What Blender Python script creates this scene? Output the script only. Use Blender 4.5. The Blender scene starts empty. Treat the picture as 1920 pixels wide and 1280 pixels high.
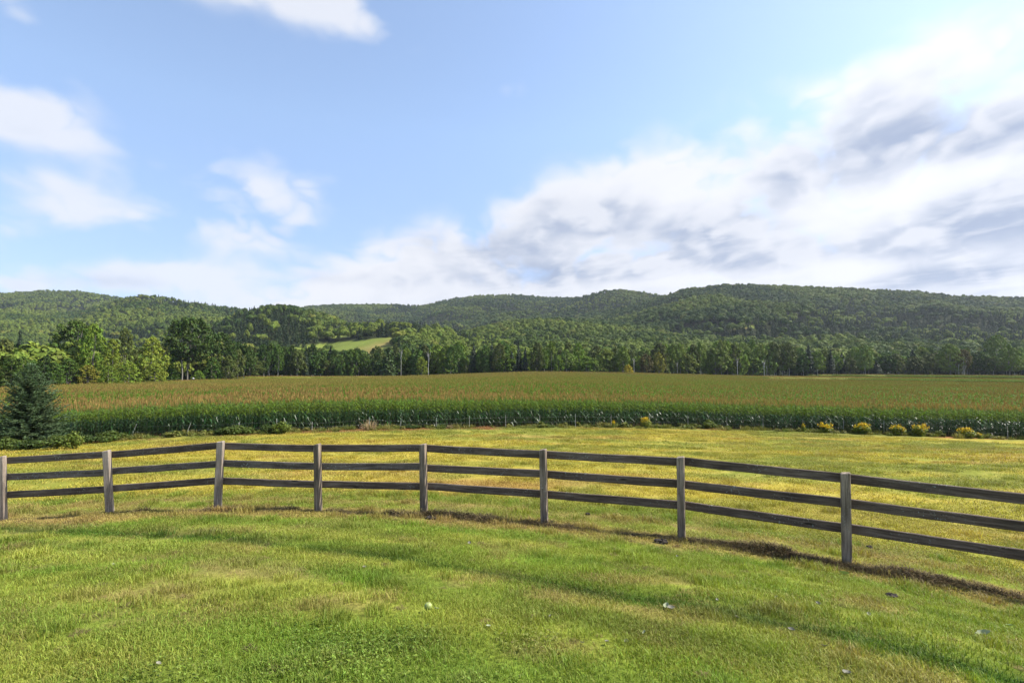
import bpy, math, random
import numpy as np
from mathutils import Vector, Matrix, Euler

random.seed(7)
RNG = np.random.default_rng(7)
R = math.radians
SC = bpy.context.scene
COL = SC.collection

# ------------------------------------------------------------------ camera
CAM_Z = 1.7
PITCH = 3.0
FPX = 960.0                       # focal length in photo pixels (18 mm on 36 mm, 1920 px)
cd = bpy.data.cameras.new('camera')
cd.lens = 18.0; cd.sensor_width = 36.0
cd.clip_start = 0.1; cd.clip_end = 12000
cam = bpy.data.objects.new('camera', cd)
COL.objects.link(cam)
cam.location = (0, 0, CAM_Z)
cam.rotation_euler = (R(90 + PITCH), 0, 0)
SC.camera = cam

# ------------------------------------------------------------------ light
SUN_AZ, SUN_EL = 86.0, 47.0       # degrees right of the view, above the horizon
sd = bpy.data.lights.new('sun', 'SUN')
sd.energy = 5.0; sd.angle = R(0.55); sd.color = (1.0, 0.94, 0.84)
sun = bpy.data.objects.new('sun', sd)
COL.objects.link(sun)
SUNV = Vector((math.sin(R(SUN_AZ)) * math.cos(R(SUN_EL)), math.cos(R(SUN_AZ)) * math.cos(R(SUN_EL)), math.sin(R(SUN_EL))))
sun.rotation_euler = SUNV.to_track_quat('Z', 'Y').to_euler()
sun.location = SUNV * 100

SC.view_settings.view_transform = 'Standard'
SC.view_settings.look = 'None'
SC.view_settings.exposure = 0.9
SC.view_settings.gamma = 1.0
SC.render.engine = 'CYCLES'
cy = SC.cycles
cy.max_bounces = 5; cy.diffuse_bounces = 3; cy.glossy_bounces = 2; cy.transmission_bounces = 3
cy.transparent_max_bounces = 4; cy.volume_bounces = 0
cy.caustics_reflective = False; cy.caustics_refractive = False
cy.sample_clamp_indirect = 4.0
cy.use_denoising = True


def ray(px, py):
    """World direction (y = 1) through a photo pixel."""
    a = (px - 960) / FPX; b = (640 - py) / FPX
    c, s = math.cos(R(PITCH)), math.sin(R(PITCH))
    d = Vector((a, c - b * s, s + b * c))
    return d / d.y


def at(px, py, depth):
    d = ray(px, py)
    return Vector((d.x * depth, depth, CAM_Z + d.z * depth))


# ------------------------------------------------------------------ node helpers
class NT:
    def __init__(self, tree):
        self.t = tree; self.n = tree.nodes; self.l = tree.links

    def new(self, typ, **kw):
        x = self.n.new(typ)
        for k, v in kw.items():
            setattr(x, k, v)
        return x

    def put(self, sock, v):
        if isinstance(v, bpy.types.NodeSocket):
            self.l.new(v, sock)
        elif v is not None:
            sock.default_value = v

    def math(self, op, a, b=None, clamp=False):
        x = self.new('ShaderNodeMath', operation=op, use_clamp=clamp)
        self.put(x.inputs[0], a)
        if b is not None:
            self.put(x.inputs[1], b)
        return x.outputs[0]

    def vmath(self, op, a, b=None, out=0):
        x = self.new('ShaderNodeVectorMath', operation=op)
        self.put(x.inputs[0], a)
        if b is not None:
            self.put(x.inputs[1], b)
        return x.outputs[out]

    def rng(self, v, a, b, c, d, smooth=False):
        x = self.new('ShaderNodeMapRange')
        if smooth:
            x.interpolation_type = 'SMOOTHSTEP'
        self.put(x.inputs[0], v)
        for i, q in enumerate((a, b, c, d)):
            self.put(x.inputs[i + 1], q)
        return x.outputs[0]

    def noise(self, vec, scale, detail=4.0, rough=0.55, dist=0.0):
        x = self.new('ShaderNodeTexNoise')
        self.put(x.inputs['Vector'], vec)
        x.inputs['Scale'].default_value = scale; x.inputs['Detail'].default_value = detail
        x.inputs['Roughness'].default_value = rough; x.inputs['Distortion'].default_value = dist
        return x.outputs[0]

    def mix(self, f, a, b, mode='MIX'):
        x = self.new('ShaderNodeMix', data_type='RGBA', blend_type=mode)
        self.put(x.inputs[0], f); self.put(x.inputs[6], a); self.put(x.inputs[7], b)
        return x.outputs[2]

    def ramp(self, f, stops):
        x = self.new('ShaderNodeValToRGB')
        e = x.color_ramp.elements
        while len(e) < len(stops):
            e.new(0.5)
        for q, (p, c) in zip(e, stops):
            q.position = p; q.color = (*c, 1)
        self.put(x.inputs[0], f)
        return x.outputs[0]


# ------------------------------------------------------------------ sky and clouds
def build_world():
    w = bpy.data.worlds.new('World')
    SC.world = w
    w.use_nodes = True
    g = NT(w.node_tree)
    for x in list(g.n):
        g.n.remove(x)
    sky = g.new('ShaderNodeTexSky', sky_type='NISHITA', sun_disc=False)
    sky.sun_elevation = R(SUN_EL); sky.sun_rotation = R(SUN_AZ)
    sky.altitude = 200; sky.air_density = 1.0; sky.dust_density = 0.7; sky.ozone_density = 1.0
    tc = g.new('ShaderNodeTexCoord')
    dirn = g.vmath('NORMALIZE', tc.outputs['Generated'])
    sep = g.new('ShaderNodeSeparateXYZ'); g.put(sep.inputs[0], dirn)
    C0 = 0.05
    zc = g.math('ADD', g.math('MAXIMUM', sep.outputs[2], 0.0), C0)
    comb = g.new('ShaderNodeCombineXYZ')
    g.put(comb.inputs[0], g.math('DIVIDE', sep.outputs[0], zc))
    g.put(comb.inputs[1], g.math('DIVIDE', sep.outputs[1], zc))
    P = comb.outputs[0]                       # position on the flat cloud deck

    def deck(px, py):
        d = ray(px, py).normalized()
        z = max(d.z, 0) + C0
        return np.array((d.x / z, d.y / z))

    # wind-aligned axes on the deck
    wd = deck(1620, 250) - deck(1230, 440); wd /= np.linalg.norm(wd)
    nx = np.array((-wd[1], wd[0]))
    along = g.vmath('DOT_PRODUCT', P, (wd[0], wd[1], 0), out=1)
    across = g.vmath('DOT_PRODUCT', P, (nx[0], nx[1], 0), out=1)
    cs = g.new('ShaderNodeCombineXYZ')
    g.put(cs.inputs[0], across); g.put(cs.inputs[1], g.math('MULTIPLY', along, 0.62))
    S = cs.outputs[0]                         # streaky coordinates
    n_big = g.noise(S, 1.15, 7.0, 0.56, 0.25)
    S2 = g.vmath('ADD', S, (0.10, 0.0, 0.0))
    n_off = g.noise(S2, 1.15, 5.0, 0.56, 0.25)
    # billows: noise on the sky sphere itself, a little flattened
    D3 = g.vmath('MULTIPLY', dirn, (1.15, 1.15, 1.75))
    warpn = g.new('ShaderNodeTexNoise'); g.put(warpn.inputs['Vector'], D3); warpn.inputs['Scale'].default_value = 9.0; warpn.inputs['Detail'].default_value = 5.0
    D3w = g.vmath('ADD', D3, g.vmath('MULTIPLY', g.vmath('SUBTRACT', warpn.outputs['Color'], (0.5, 0.5, 0.5)), (0.09, 0.09, 0.09)))

    def billow(vec):
        t = 0.5 - 0.235 * 1.5
        for sc, w in ((4.2, 1.3), (9.5, 0.65), (21.0, 0.35)):
            x = g.math('ABSOLUTE', g.math('SUBTRACT', g.noise(vec, sc, 0.0), 0.5))
            t = g.math('ADD', t, g.math('MULTIPLY', x, w * 1.5))
        return t
    n_puff = billow(D3w)
    n_puff2 = billow(g.vmath('ADD', D3w, (0.022, 0.0, 0.05)))
    n_dir = g.noise(D3, 5.0, 8.0, 0.55, 0.1)
    n_cum = g.math('ADD', g.math('MULTIPLY', n_puff, 0.6), g.math('MULTIPLY', n_dir, 0.4))
    n_patch = g.noise(g.vmath('MULTIPLY', dirn, (1.0, 1.0, 2.4)), 3.6, 4.0, 0.5, 0.3)
    n_str = g.noise(g.vmath('ADD', S, (7.3, 2.1, 0)), 0.62, 5.0, 0.5, 0.3)

    n_low = g.math('ADD', g.math('MULTIPLY', n_str, 0.35), g.math('MULTIPLY', n_patch, 0.65))
    # deck edge: a straight line on the cloud deck, broken up by noise
    e0, e1 = deck(1920, -10), deck(620, 505)
    en = np.array((-(e1 - e0)[1], (e1 - e0)[0])); en /= np.linalg.norm(en)
    if np.dot(en, deck(1600, 450) - e0) < 0:
        en = -en
    L = g.math('SUBTRACT', g.vmath('DOT_PRODUCT', P, (en[0], en[1], 0), out=1), float(np.dot(en, e0)))
    cov_deck = g.rng(L, -0.32, 0.75, 0.0, 0.86, True)
    # single clouds: (px, py, half width px, half height px, strength)
    blobs = [(425, 402, 170, 90, .46), (500, 375, 85, 45, .18), (510, 440, 70, 32, .22), (355, 345, 55, 28, .25),
             (40, 225, 100, 55, .40), (150, 170, 60, 55, .24), (140, 405, 105, 34, .38), (20, 425, 40, 26, .30), (80, 345, 80, 28, .22),
             (480, -20, 270, 52, .40), (640, 15, 60, 50, .28), (945, 175, 45, 38, .12), (1210, 15, 45, 45, .24), (30, 20, 40, 60, .3),
             (660, 525, 120, 28, .45), (200, 530, 60, 18, .42), (40, 530, 70, 18, .42), (330, 520, 90, 20, .35), (760, 480, 110, 30, .40)]
    def blob(bx, by, bw, bh, st):
        c = deck(bx, by)
        sx = np.linalg.norm(deck(bx + bw, by) - c); vy = deck(bx, by - bh) - c
        # local frame: radial direction (elevation) and its perpendicular
        sy = np.linalg.norm(vy); ry = vy / sy; rx = np.array((ry[1], -ry[0]))
        dx = g.math('DIVIDE', g.math('SUBTRACT', g.vmath('DOT_PRODUCT', P, (rx[0], rx[1], 0), out=1), float(np.dot(rx, c))), float(sx))
        dy = g.math('DIVIDE', g.math('SUBTRACT', g.vmath('DOT_PRODUCT', P, (ry[0], ry[1], 0), out=1), float(np.dot(ry, c))), float(sy))
        r2 = g.math('ADD', g.math('MULTIPLY', dx, dx), g.math('MULTIPLY', dy, dy))
        return g.math('MULTIPLY', g.math('EXPONENT', g.math('MULTIPLY', r2, -0.9)), st)
    cov = cov_deck
    for q in blobs:
        cov = g.math('ADD', cov, blob(*q))
    # the thickest, greyest parts of the deck
    belly = None
    for q in [(1090, 405, 90, 40, .8), (1310, 435, 130, 45, .8), (1540, 325, 140, 62, 1.0), (1840, 245, 130, 62, 1.0), (1860, 395, 150, 52, 1.1), (930, 465, 100, 36, .7),
              (1000, 515, 190, 24, .8), (1260, 498, 140, 20, .7), (1620, 470, 190, 24, .7), (1800, 520, 190, 18, .6), (620, 520, 160, 20, .6), (250, 530, 200, 16, .55), (470, 440, 90, 35, .5)]:
        b = blob(*q)
        belly = b if belly is None else g.math('ADD', belly, b)
    # thin low band of broken cloud near the horizon
    low = g.rng(sep.outputs[2], 0.24, 0.07, 0.0, 0.42, True)
    cov = g.math('ADD', cov, low)
    n_mix = g.math('ADD', g.math('MULTIPLY', n_big, 0.16), g.math('MULTIPLY', n_cum, 0.84))
    amp = g.math('MINIMUM', g.math('ADD', g.math('MULTIPLY', cov, 6.0), 0.35), 2.7)
    dens = g.math('ADD', g.math('MULTIPLY', g.math('SUBTRACT', n_mix, 0.5), amp), cov)
    alpha = g.math('MULTIPLY', g.rng(dens, 0.10, 0.74, 0.0, 1.0, True), g.rng(cov_deck, 0.0, 0.4, 0.80, 0.97))
    # thick parts shade blue grey, thin parts and those facing the sun stay white
    thick = g.rng(g.math('ADD', g.math('ADD', g.math('MULTIPLY', dens, 0.5), g.math('MULTIPLY', g.math('SUBTRACT', n_low, 0.5), 3.0)), g.math('MULTIPLY', belly, 0.80)), 0.30, 1.35, 0.0, 1.0, True)
    slope = g.rng(g.math('ADD', g.math('MULTIPLY', g.math('SUBTRACT', n_puff, n_puff2), 0.55), g.math('SUBTRACT', n_big, n_off)), -0.16, 0.16, 0.0, 1.0, True)
    thick = g.math('MULTIPLY', thick, g.rng(cov_deck, 0.1, 0.55, 0.55, 1.0))
    dark = g.math('MULTIPLY', thick, g.rng(slope, 0, 1, 1.0, 0.22))
    white = (0.50, 0.505, 0.53, 1); grey = (0.215, 0.255, 0.345, 1)
    ccol = g.mix(dark, white, grey)
    # the veil round the sun
    sdot = g.math('MAXIMUM', g.vmath('DOT_PRODUCT', dirn, tuple(SUNV), out=1), 0.0)
    glow = g.math('MULTIPLY', g.math('POWER', sdot, 5.0), 0.42)
    ccol = g.vmath('ADD', ccol, g.vmath('MULTIPLY', g.mix(1.0, (0, 0, 0, 1), glow), g.mix(thick, (1.0, 1.0, 1.0, 1), (0.15, 0.16, 0.2, 1))))
    hz = g.rng(sep.outputs[2], 0.0, 0.42, 0.0, 1.0)
    skym = g.mix(hz, (0.052, 0.058, 0.082, 1), (0.134, 0.134, 0.136, 1))
    skyc = g.vmath('ADD', g.vmath('MULTIPLY', sky.outputs[0], skym), g.mix(hz, (0.05, 0.055, 0.085, 1), (0.034, 0.038, 0.038, 1)))
    skyc = g.vmath('ADD', skyc, g.vmath('MULTIPLY', g.mix(1.0, (0, 0, 0, 1), glow), (0.5, 0.5, 0.5)))
    fin = g.mix(alpha, skyc, ccol)
    bg = g.new('ShaderNodeBackground')
    g.put(bg.inputs[0], fin); bg.inputs[1].default_value = 1.0
    out = g.new('ShaderNodeOutputWorld')
    g.l.new(bg.outputs[0], out.inputs[0])
    w.cycles.sampling_method = 'MANUAL'; w.cycles.sample_map_resolution = 512


build_world()


# ------------------------------------------------------------------ numpy noise
_TAB = np.random.default_rng(11).random((256, 256))


def vnoise(x, y, seed=0):
    x = np.asarray(x, float) + seed * 17.31; y = np.asarray(y, float) + seed * 9.77
    xi = np.floor(x).astype(int); yi = np.floor(y).astype(int)
    fx = x - xi; fy = y - yi
    fx = fx * fx * (3 - 2 * fx); fy = fy * fy * (3 - 2 * fy)
    t = lambda a, b: _TAB[a % 256, b % 256]
    return (t(xi, yi) * (1 - fx) + t(xi + 1, yi) * fx) * (1 - fy) + (t(xi, yi + 1) * (1 - fx) + t(xi + 1, yi + 1) * fx) * fy


def fbm(x, y, octv=4, seed=0, gain=0.5):
    s = 0.0; a = 1.0; tot = 0.0
    for k in range(octv):
        s = s + a * vnoise(np.asarray(x) * 2 ** k, np.asarray(y) * 2 ** k, seed + k * 3)
        tot += a; a *= gain
    return s / tot


def sstep(a, b, x):
    t = np.clip((np.asarray(x, float) - a) / (b - a), 0, 1)
    return t * t * (3 - 2 * t)


# ------------------------------------------------------------------ terrain
POST_H = 1.35
# fence posts: (px base, py base, depth, px top, py top)
POSTS = [(5, 975, 10.75, 3, 856), (206, 962, 10.72, 200, 845), (408, 955, 10.5, 414, 828), (597, 957, 10.3, 595, 833), (795, 963, 9.9, 793, 833),
         (1021, 982, 9.3, 1018, 843), (1278, 1008, 8.6, 1276, 857), (1588, 1060, 7.55, 1585, 887)]
POST_BASE = [at(a, b, d) for a, b, d, _, _ in POSTS]
CORN_H = 2.6
# front edge of the corn: (px, py of base, depth)
CORN_FRONT = [(-300, 850, 38), (-60, 838, 38), (130, 827, 38.5), (300, 818, 38), (480, 812, 38.5), (620, 806, 40), (800, 802, 42), (960, 800, 44), (1100, 798, 46.5),
              (1250, 800, 48), (1440, 806, 47.5), (1580, 811, 46), (1700, 815, 44.5), (1920, 823, 42), (2200, 836, 40)]
# far edge of the corn: (px, py of corn tops, depth)
CORN_FAR = [(-350, 735, 92), (-100, 727, 104), (110, 719, 122), (300, 713, 158), (440, 708.5, 205), (600, 707, 236), (800, 702, 240), (1000, 695.5, 232), (1200, 698, 250),
            (1400, 703, 278), (1600, 705, 290), (1920, 707.5, 290), (2250, 710, 290)]
ctrl = [(0, 0, 0.0), (-5, 1, 0.05), (5, 1, -0.12), (0, -12, 0.3), (-14, -6, 0.2), (14, -6, -0.2), (-3, 4.5, -0.22), (3, 4.2, -0.35), (0, 4.5, -0.3), (-30, -30, .3), (30, -30, 0)]
ctrl += [tuple(p) for p in POST_BASE]
ctrl += [tuple(at(*p)) for p in CORN_FRONT]
for px, py, d in CORN_FAR:
    q = at(px, py, d); ctrl.append((q.x, q.y, q.z - CORN_H))
for px in (-200, 200, 500, 800, 960, 1200, 1500, 1800, 2100):     # hay field between the fence and the corn
    b = at(px, 0, 22); ctrl.append((b.x, 22, -2.05 - 0.12 * abs(px - 800) / 800))
for px in (-200, 50, 300, 500, 700, 900, 1100, 1300, 1500, 1700, 1900, 2150):   # even ground between the two edges of the corn
    fr = [np.interp(px, [c[0] for c in CORN_FRONT], [c[i] for c in CORN_FRONT]) for i in (1, 2)]
    fa = [np.interp(px, [c[0] for c in CORN_FAR], [c[i] for c in CORN_FAR]) for i in (1, 2)]
    a_, b_ = at(px, fr[0], fr[1]), at(px, fa[0], fa[1]); b_.z -= CORN_H
    for t in (.2, .42, .68):
        q = a_.lerp(b_, t); ctrl.append((q.x, q.y, q.z))
_r1 = at(2009, 933, 6.45); _r2 = at(2420, 985, 5.25)                # the two posts outside the frame on the right
ctrl += [(_r1.x, _r1.y, _r1.z - 1.33), (_r2.x, _r2.y, _r2.z - 1.33)]
CT = np.array(ctrl)


def tps_fit(P, z, lam):
    n = len(P)
    d = np.linalg.norm(P[:, None] - P[None], axis=2)
    K = np.where(d > 0, d * d * np.log(d + 1e-9), 0)
    A = np.zeros((n + 3, n + 3))
    A[:n, :n] = K + lam * np.eye(n); A[:n, n] = 1; A[:n, n + 1:] = P
    A[n, :n] = 1; A[n + 1:, :n] = P.T
    return np.linalg.solve(A, np.concatenate([z, np.zeros(3)]))


# the spline runs in warped coordinates so that near and far points weigh alike
def warp(x, y):
    r = np.hypot(x, y); s = np.log1p(r / 6.0) / np.maximum(r, 1e-6)
    return np.stack([x * s, y * s], -1)


WT = tps_fit(warp(CT[:, 0], CT[:, 1]), CT[:, 2], 2e-4)
WP = warp(CT[:, 0], CT[:, 1])


def near_h(x, y):
    q = warp(np.asarray(x, float).ravel(), np.asarray(y, float).ravel())
    out = np.empty(len(q))
    for i in range(0, len(q), 20000):
        s = q[i:i + 20000]
        d = np.linalg.norm(s[:, None] - WP[None], axis=2)
        out[i:i + 20000] = np.where(d > 0, d * d * np.log(d + 1e-9), 0) @ WT[:-3] + WT[-3] + s @ WT[-2:]
    return out.reshape(np.shape(x))


# ridges: (depth of crest, depth of foot, exponent, [(px, py of tree tops)])
RIDGES = [
    (1560, 700, 1.2, 10, [(-900, 585), (-300, 566), (-150, 558), (0, 549), (80, 543.5), (150, 545), (220, 556), (300, 570), (400, 592), (520, 640)]),
    (1080, 420, 1.15, 10, [(-900, 600), (-300, 640), (-100, 640), (0, 628), (100, 600), (180, 574), (225, 559), (270, 551.5), (300, 553.5), (350, 563), (400, 570), (450, 577.5), (520, 598), (620, 640)]),
    (1800, 700, 1.2, 11, [(430, 610), (480, 590), (580, 572), (640, 569), (730, 569), (790, 571), (850, 558), (900, 552), (960, 551), (1030, 556), (1080, 556), (1150, 562), (1300, 600)]),
    (1500, 600, 1.15, 11, [(960, 610), (1030, 575), (1080, 557), (1130, 543.5), (1165, 541), (1210, 547), (1260, 556), (1350, 580), (1450, 610)]),
    (1150, 420, 1.1, 11, [(940, 650), (1000, 625), (1080, 600), (1160, 577), (1245, 552.5), (1290, 538.5), (1350, 532), (1400, 531), (1450, 533), (1550, 537), (1650, 541), (1720, 545), (1800, 553), (1920, 557), (2100, 562), (2900, 585)]),
    (800, 330, 0.95, 10, [(660, 670), (760, 650), (850, 628), (920, 610), (980, 601), (1050, 599), (1150, 604), (1250, 612), (1330, 618), (1450, 617), (1600, 614), (1800, 612), (1950, 612), (2200, 618), (2900, 630)]),
    (640, 330, 0.9, 12, [(250, 655), (330, 628), (400, 602), (455, 580), (500, 572.5), (530, 570), (560, 575), (600, 584), (650, 600), (700, 612), (760, 640), (820, 668), (900, 690)]),
    (520, 295, 0.85, 9, [(420, 690), (500, 672), (560, 640), (640, 616), (700, 606), (750, 604), (800, 610), (850, 622), (900, 632), (1000, 640), (1100, 645), (1300, 650), (1600, 655), (1950, 655)]),
    (420, 200, 1.0, 10, [(-900, 640), (-200, 650), (0, 655), (150, 650), (300, 655), (400, 662), (480, 672), (600, 690)]),
]
_RD = []
for dep, foot, ex, th, pts in RIDGES:
    ph, rc, rf, zc = [], [], [], []
    for px, py in pts:
        q = at(px, py, dep)
        a = math.atan2(q.x, q.y)
        ph.append(a); rc.append(math.hypot(q.x, q.y)); rf.append(foot / math.cos(a)); zc.append(q.z - th)
    _RD.append((np.array(ph), np.array(rc), np.array(rf), np.array(zc), ex))


def far_h(x, y):
    x = np.asarray(x, float); y = np.asarray(y, float)
    r = np.hypot(x, y); a = np.arctan2(x, y)
    back = 1 - sstep(R(80), R(110), np.abs(a))
    z = np.full(x.shape, -60.0)
    gul = fbm(x / 130, y / 130, 4, 5) - 0.5
    for ph, rc, rf, zc, ex in _RD:
        C = np.interp(a, ph, rc); F = np.interp(a, ph, rf); Z = np.interp(a, ph, zc)
        # widen the crest line softly at its ends
        t = np.clip((r - F) / (C - F), 0, 1)
        s = np.where(t < 1, t ** 1.22 if ex > 1 else 0.45 * t ** ex + 0.55 * t * t * (3 - 2 * t), 1)
        base = -4.0
        h = base + (Z - base) * s + gul * np.maximum(Z, 0) * 0.34 * np.sin(np.pi * np.clip(t, 0, 1)) ** 1.2
        h = np.where(r > C, Z - (r - C) * 0.22, h)
        h = np.where(r < F, -60, h)
        z = np.maximum(z, np.where(back > 0, base + (h - base) * back, base))
    return z


def H(x, y):
    x = np.asarray(x, float); y = np.asarray(y, float)
    r = np.hypot(x, y)
    # inside the fields the spline, beyond them a flat valley that runs into the hills
    k = sstep(430, 480, r)
    rr = np.minimum(r, 440) / np.maximum(r, 1e-6)
    n = near_h(x * rr, y * rr)
    back = sstep(R(65), R(95), np.abs(np.arctan2(x, y))) * sstep(30, 80, r)
    n = n * (1 - back) + (-1.5) * back
    n = n * (1 - k) + (-4.0) * k
    return np.maximum(n, far_h(x, y))


def Hs(x, y):
    return float(H(np.array([x]), np.array([y]))[0])


# ------------------------------------------------------------------ zones of the ground
FX = np.array([-30.0] + [p.x for p in POST_BASE] + [7.05, 8.0, 20.0])
FY = np.array([POST_BASE[0].y + 1.5] + [p.y for p in POST_BASE] + [6.45, 5.25, -2.0])
CFX = np.array([at(*p).x for p in CORN_FRONT]); CFY = np.array([at(*p).y for p in CORN_FRONT])
_fa = np.array([math.atan2(at(*p).x, at(*p).y) for p in CORN_FAR]); _fr = np.array([math.hypot(at(*p).x, at(*p).y) for p in CORN_FAR])


def fence_d(x, y):
    """How far beyond the fence line (metres, negative on the lawn)."""
    return (y - np.interp(x, FX, FY)) * 0.95


def corn_front_y(x):
    return np.interp(x, CFX, CFY)


def corn_far_r(x, y):
    return np.interp(np.arctan2(x, y), _fa, _fr)


def lerp(a, b, t):
    t = np.asarray(t)[..., None]
    return a * (1 - t) + b * t


C3 = lambda r, g, b: np.array((r, g, b), float)
# meadow clearings on the slope, as ellipses: (centre, half axes in px) read on the ground at their own depth


def to_px(x, y, z):
    c, s = math.cos(R(PITCH)), math.sin(R(PITCH))
    zz = z - CAM_Z
    f = y * c + zz * s; u = -y * s + zz * c
    return 960 + FPX * x / np.maximum(f, 0.1), 640 - FPX * u / np.maximum(f, 0.1)


def meadow_mask(x, y, z, grow=0.0):
    """Where the hillside clearings lie (world outlines fixed once from their place on the slope)."""
    px, py = to_px(x, y, z)
    r = np.hypot(x, y)
    n = (fbm(x / 25, y / 25, 3, 40) - 0.5) * 10
    m1 = (px > 548 - grow) & (px < 735 + grow + n) & (py < 664 + grow) & (py > 631 - grow + (735 - px) * 0.105 + n * 0.3) & (r > 330) & (r < 640)
    m2 = (np.abs(px - 642) < 20 + grow) & (np.abs(py - 624 + (px - 642) * 0.1) < 8 + grow) & (r > 400) & (r < 900)
    m3 = (px > 1300 - grow) & (px < 1420 + grow) & (np.abs(py - 613 - n * 0.1) < 3 + grow * 0.5) & (r > 500) & (r < 1000)
    return m1 | m2 | m3


def ground_hit(px, py):
    d = ray(px, py)
    t = np.linspace(1.5, 16, 1500)
    z = CAM_Z + d.z * t - H(d.x * t, t)
    i = int(np.argmax(z < 0)) if (z < 0).any() else len(t) - 1
    return d.x * t[i], t[i]


# the dark line left by the mower's wheel
_wl = sorted(ground_hit(*q) for q in ((-250, 985), (0, 994), (230, 1001), (420, 1012), (600, 1030), (760, 1050), (1000, 1092), (1280, 1132), (1560, 1192), (1800, 1252), (2000, 1310)))
WLX = np.array([q[0] for q in _wl]); WLY = np.array([q[1] for q in _wl])


_wp = np.polyfit(np.clip(WLX, -14, 9.5), WLY, 4)


def mow_factor(g):
    """Bands of bent grass that follow the mower's wheel line, as a factor on the grass colour."""
    geo = g.new('ShaderNodeNewGeometry')
    sp = g.new('ShaderNodeSeparateXYZ'); g.put(sp.inputs[0], geo.outputs['Position'])
    x = g.math('MINIMUM', g.math('MAXIMUM', sp.outputs[0], -14.0), 9.0); y = sp.outputs[1]
    acc = float(_wp[0])
    for c in _wp[1:]:
        acc = g.math('ADD', g.math('MULTIPLY', x, acc), float(c))
    n = g.noise(geo.outputs['Position'], 1.1, 3.0, .6)
    d = g.math('ADD', g.math('SUBTRACT', y, acc), g.math('MULTIPLY', g.math('SUBTRACT', n, .5), .35))
    line = g.math('EXPONENT', g.math('MULTIPLY', g.math('POWER', g.math('ABSOLUTE', g.math('DIVIDE', d, .16)), 2.0), -1.0))
    band = g.math('SINE', g.math('MULTIPLY', d, 2 * math.pi / 1.25))
    on = g.math('MULTIPLY', g.rng(d, -2.6, -1.6, 0, 1), g.rng(d, 1.8, 3.0, 1, 0))
    f = g.math('ADD', 1.0, g.math('MULTIPLY', g.math('MULTIPLY', band, on), -0.13))
    f = g.math('MULTIPLY', f, g.math('SUBTRACT', 1.0, g.math('MULTIPLY', line, g.rng(n, .3, .55, .25, .50))))
    cx = g.new('ShaderNodeCombineXYZ')
    r = g.math('POWER', f, 1.35)
    g.put(cx.inputs[0], r); g.put(cx.inputs[1], f); g.put(cx.inputs[2], r)
    return cx.outputs[0]


def lawn_colour(x, y):
    f = fence_d(x, y)
    big = fbm(x * 0.55, y * 0.55, 3, 1); mid = fbm(x * 1.9, y * 1.9, 3, 2); fine = fbm(x * 6, y * 6, 2, 3)
    green = C3(.130, .170, .020); yel = C3(.192, .205, .034); brown = C3(.215, .150, .062); dgreen = C3(.062, .125, .012)
    c = lerp(green, yel, sstep(.35, .68, big * .55 + mid * .45))
    # mowing stripes run parallel to the fence
    st = np.sin((f + 0.25 * (big - .5)) * 2 * math.pi / 1.55 + .6)
    c = lerp(c, dgreen * 1.25, 0.42 * sstep(.1, .9, st) * sstep(.3, .5, big))
    c = lerp(c, yel * 1.05, 0.30 * sstep(.1, .9, -st))
    # the narrow dark green wheel line
    wy = np.interp(x, WLX, WLY)
    wl = np.exp(-((y - wy) / (0.17 + .06 * mid)) ** 2) * sstep(.25, .5, fbm(x * .7, y * 0, 2, 17))
    c = lerp(c, dgreen * .75, 0.95 * wl)
    c = lerp(c, green * .85, .5 * np.exp(-((y - wy - .55) / .4) ** 2))
    c = lerp(c, yel, .4 * np.exp(-((y - wy + .45) / .25) ** 2))
    # thatch patches
    c = lerp(c, brown, 0.45 * sstep(.56, .74, fbm(x * 1.1 + 9, y * 1.6, 4, 8)))
    c = lerp(c, brown * .85, 0.55 * sstep(.60, .75, fbm(x * 3.1, y * 4.2, 3, 12)))
    # clover
    c = lerp(c, C3(.105, .160, .022), 0.6 * clover_mask(x, y))
    # dry strip in front of and behind the fence
    wob = (fbm(x * .9, y * .9, 3, 20) - .5) * .5
    strip = sstep(-1.15, -.55, f + wob) * (1 - sstep(.2, .6, f + wob))
    c = lerp(c, C3(.24, .165, .060), strip * (.45 + .5 * mid))
    strip2 = sstep(.9, 1.15, f + wob) * (1 - sstep(1.3, 1.7, f + wob))
    c = lerp(c, C3(.22, .155, .060), strip2 * .7)
    return c * (0.8 + 0.4 * fine)[..., None]


def clover_mask(x, y):
    n = fbm(x * 1.0, y * 1.0, 3, 31)
    a = np.exp(-(((x + 0.9) / 1.5) ** 2 + ((y - 3.1) / .8) ** 2)) + np.exp(-(((x + 1.9) / .8) ** 2 + ((y - 2.6) / .5) ** 2))
    return sstep(.55, .8, n * .75 + np.clip(a, 0, 1) * .42) * (1 - sstep(5, 7.5, y))


def hay_colour(x, y):
    big = fbm(x * .10, y * .22, 4, 51); mid = fbm(x * .5, y * 1.1, 4, 52); fine = fbm(x * 2.5, y * 3.5, 3, 53)
    gold = C3(.34, .275, .040); green = C3(.19, .205, .032); rust = C3(.33, .185, .065); pale = C3(.38, .31, .09)
    f = fence_d(x, y)
    c = lerp(gold, green, sstep(.40, .62, big * .5 + mid * .5))
    c = lerp(c, rust, 0.42 * sstep(.54, .70, fbm(x * .28 + 3, y * .7, 4, 55)))
    c = lerp(c, pale, 0.4 * sstep(.5, .75, fine))
    # the line of mowing across the slope
    c = lerp(c, green * .9, .5 * sstep(.52, .6, fbm(x * .05, y * .9, 2, 57)))
    # russet hollow behind the middle posts
    hol = np.exp(-(((x + 1.4) / 2.6) ** 2 + ((y - 14.0) / 1.5) ** 2))
    c = lerp(c, rust * 1.05, np.clip(hol, 0, 1) * .6)
    return c * (0.82 + 0.36 * fine)[..., None]


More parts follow.
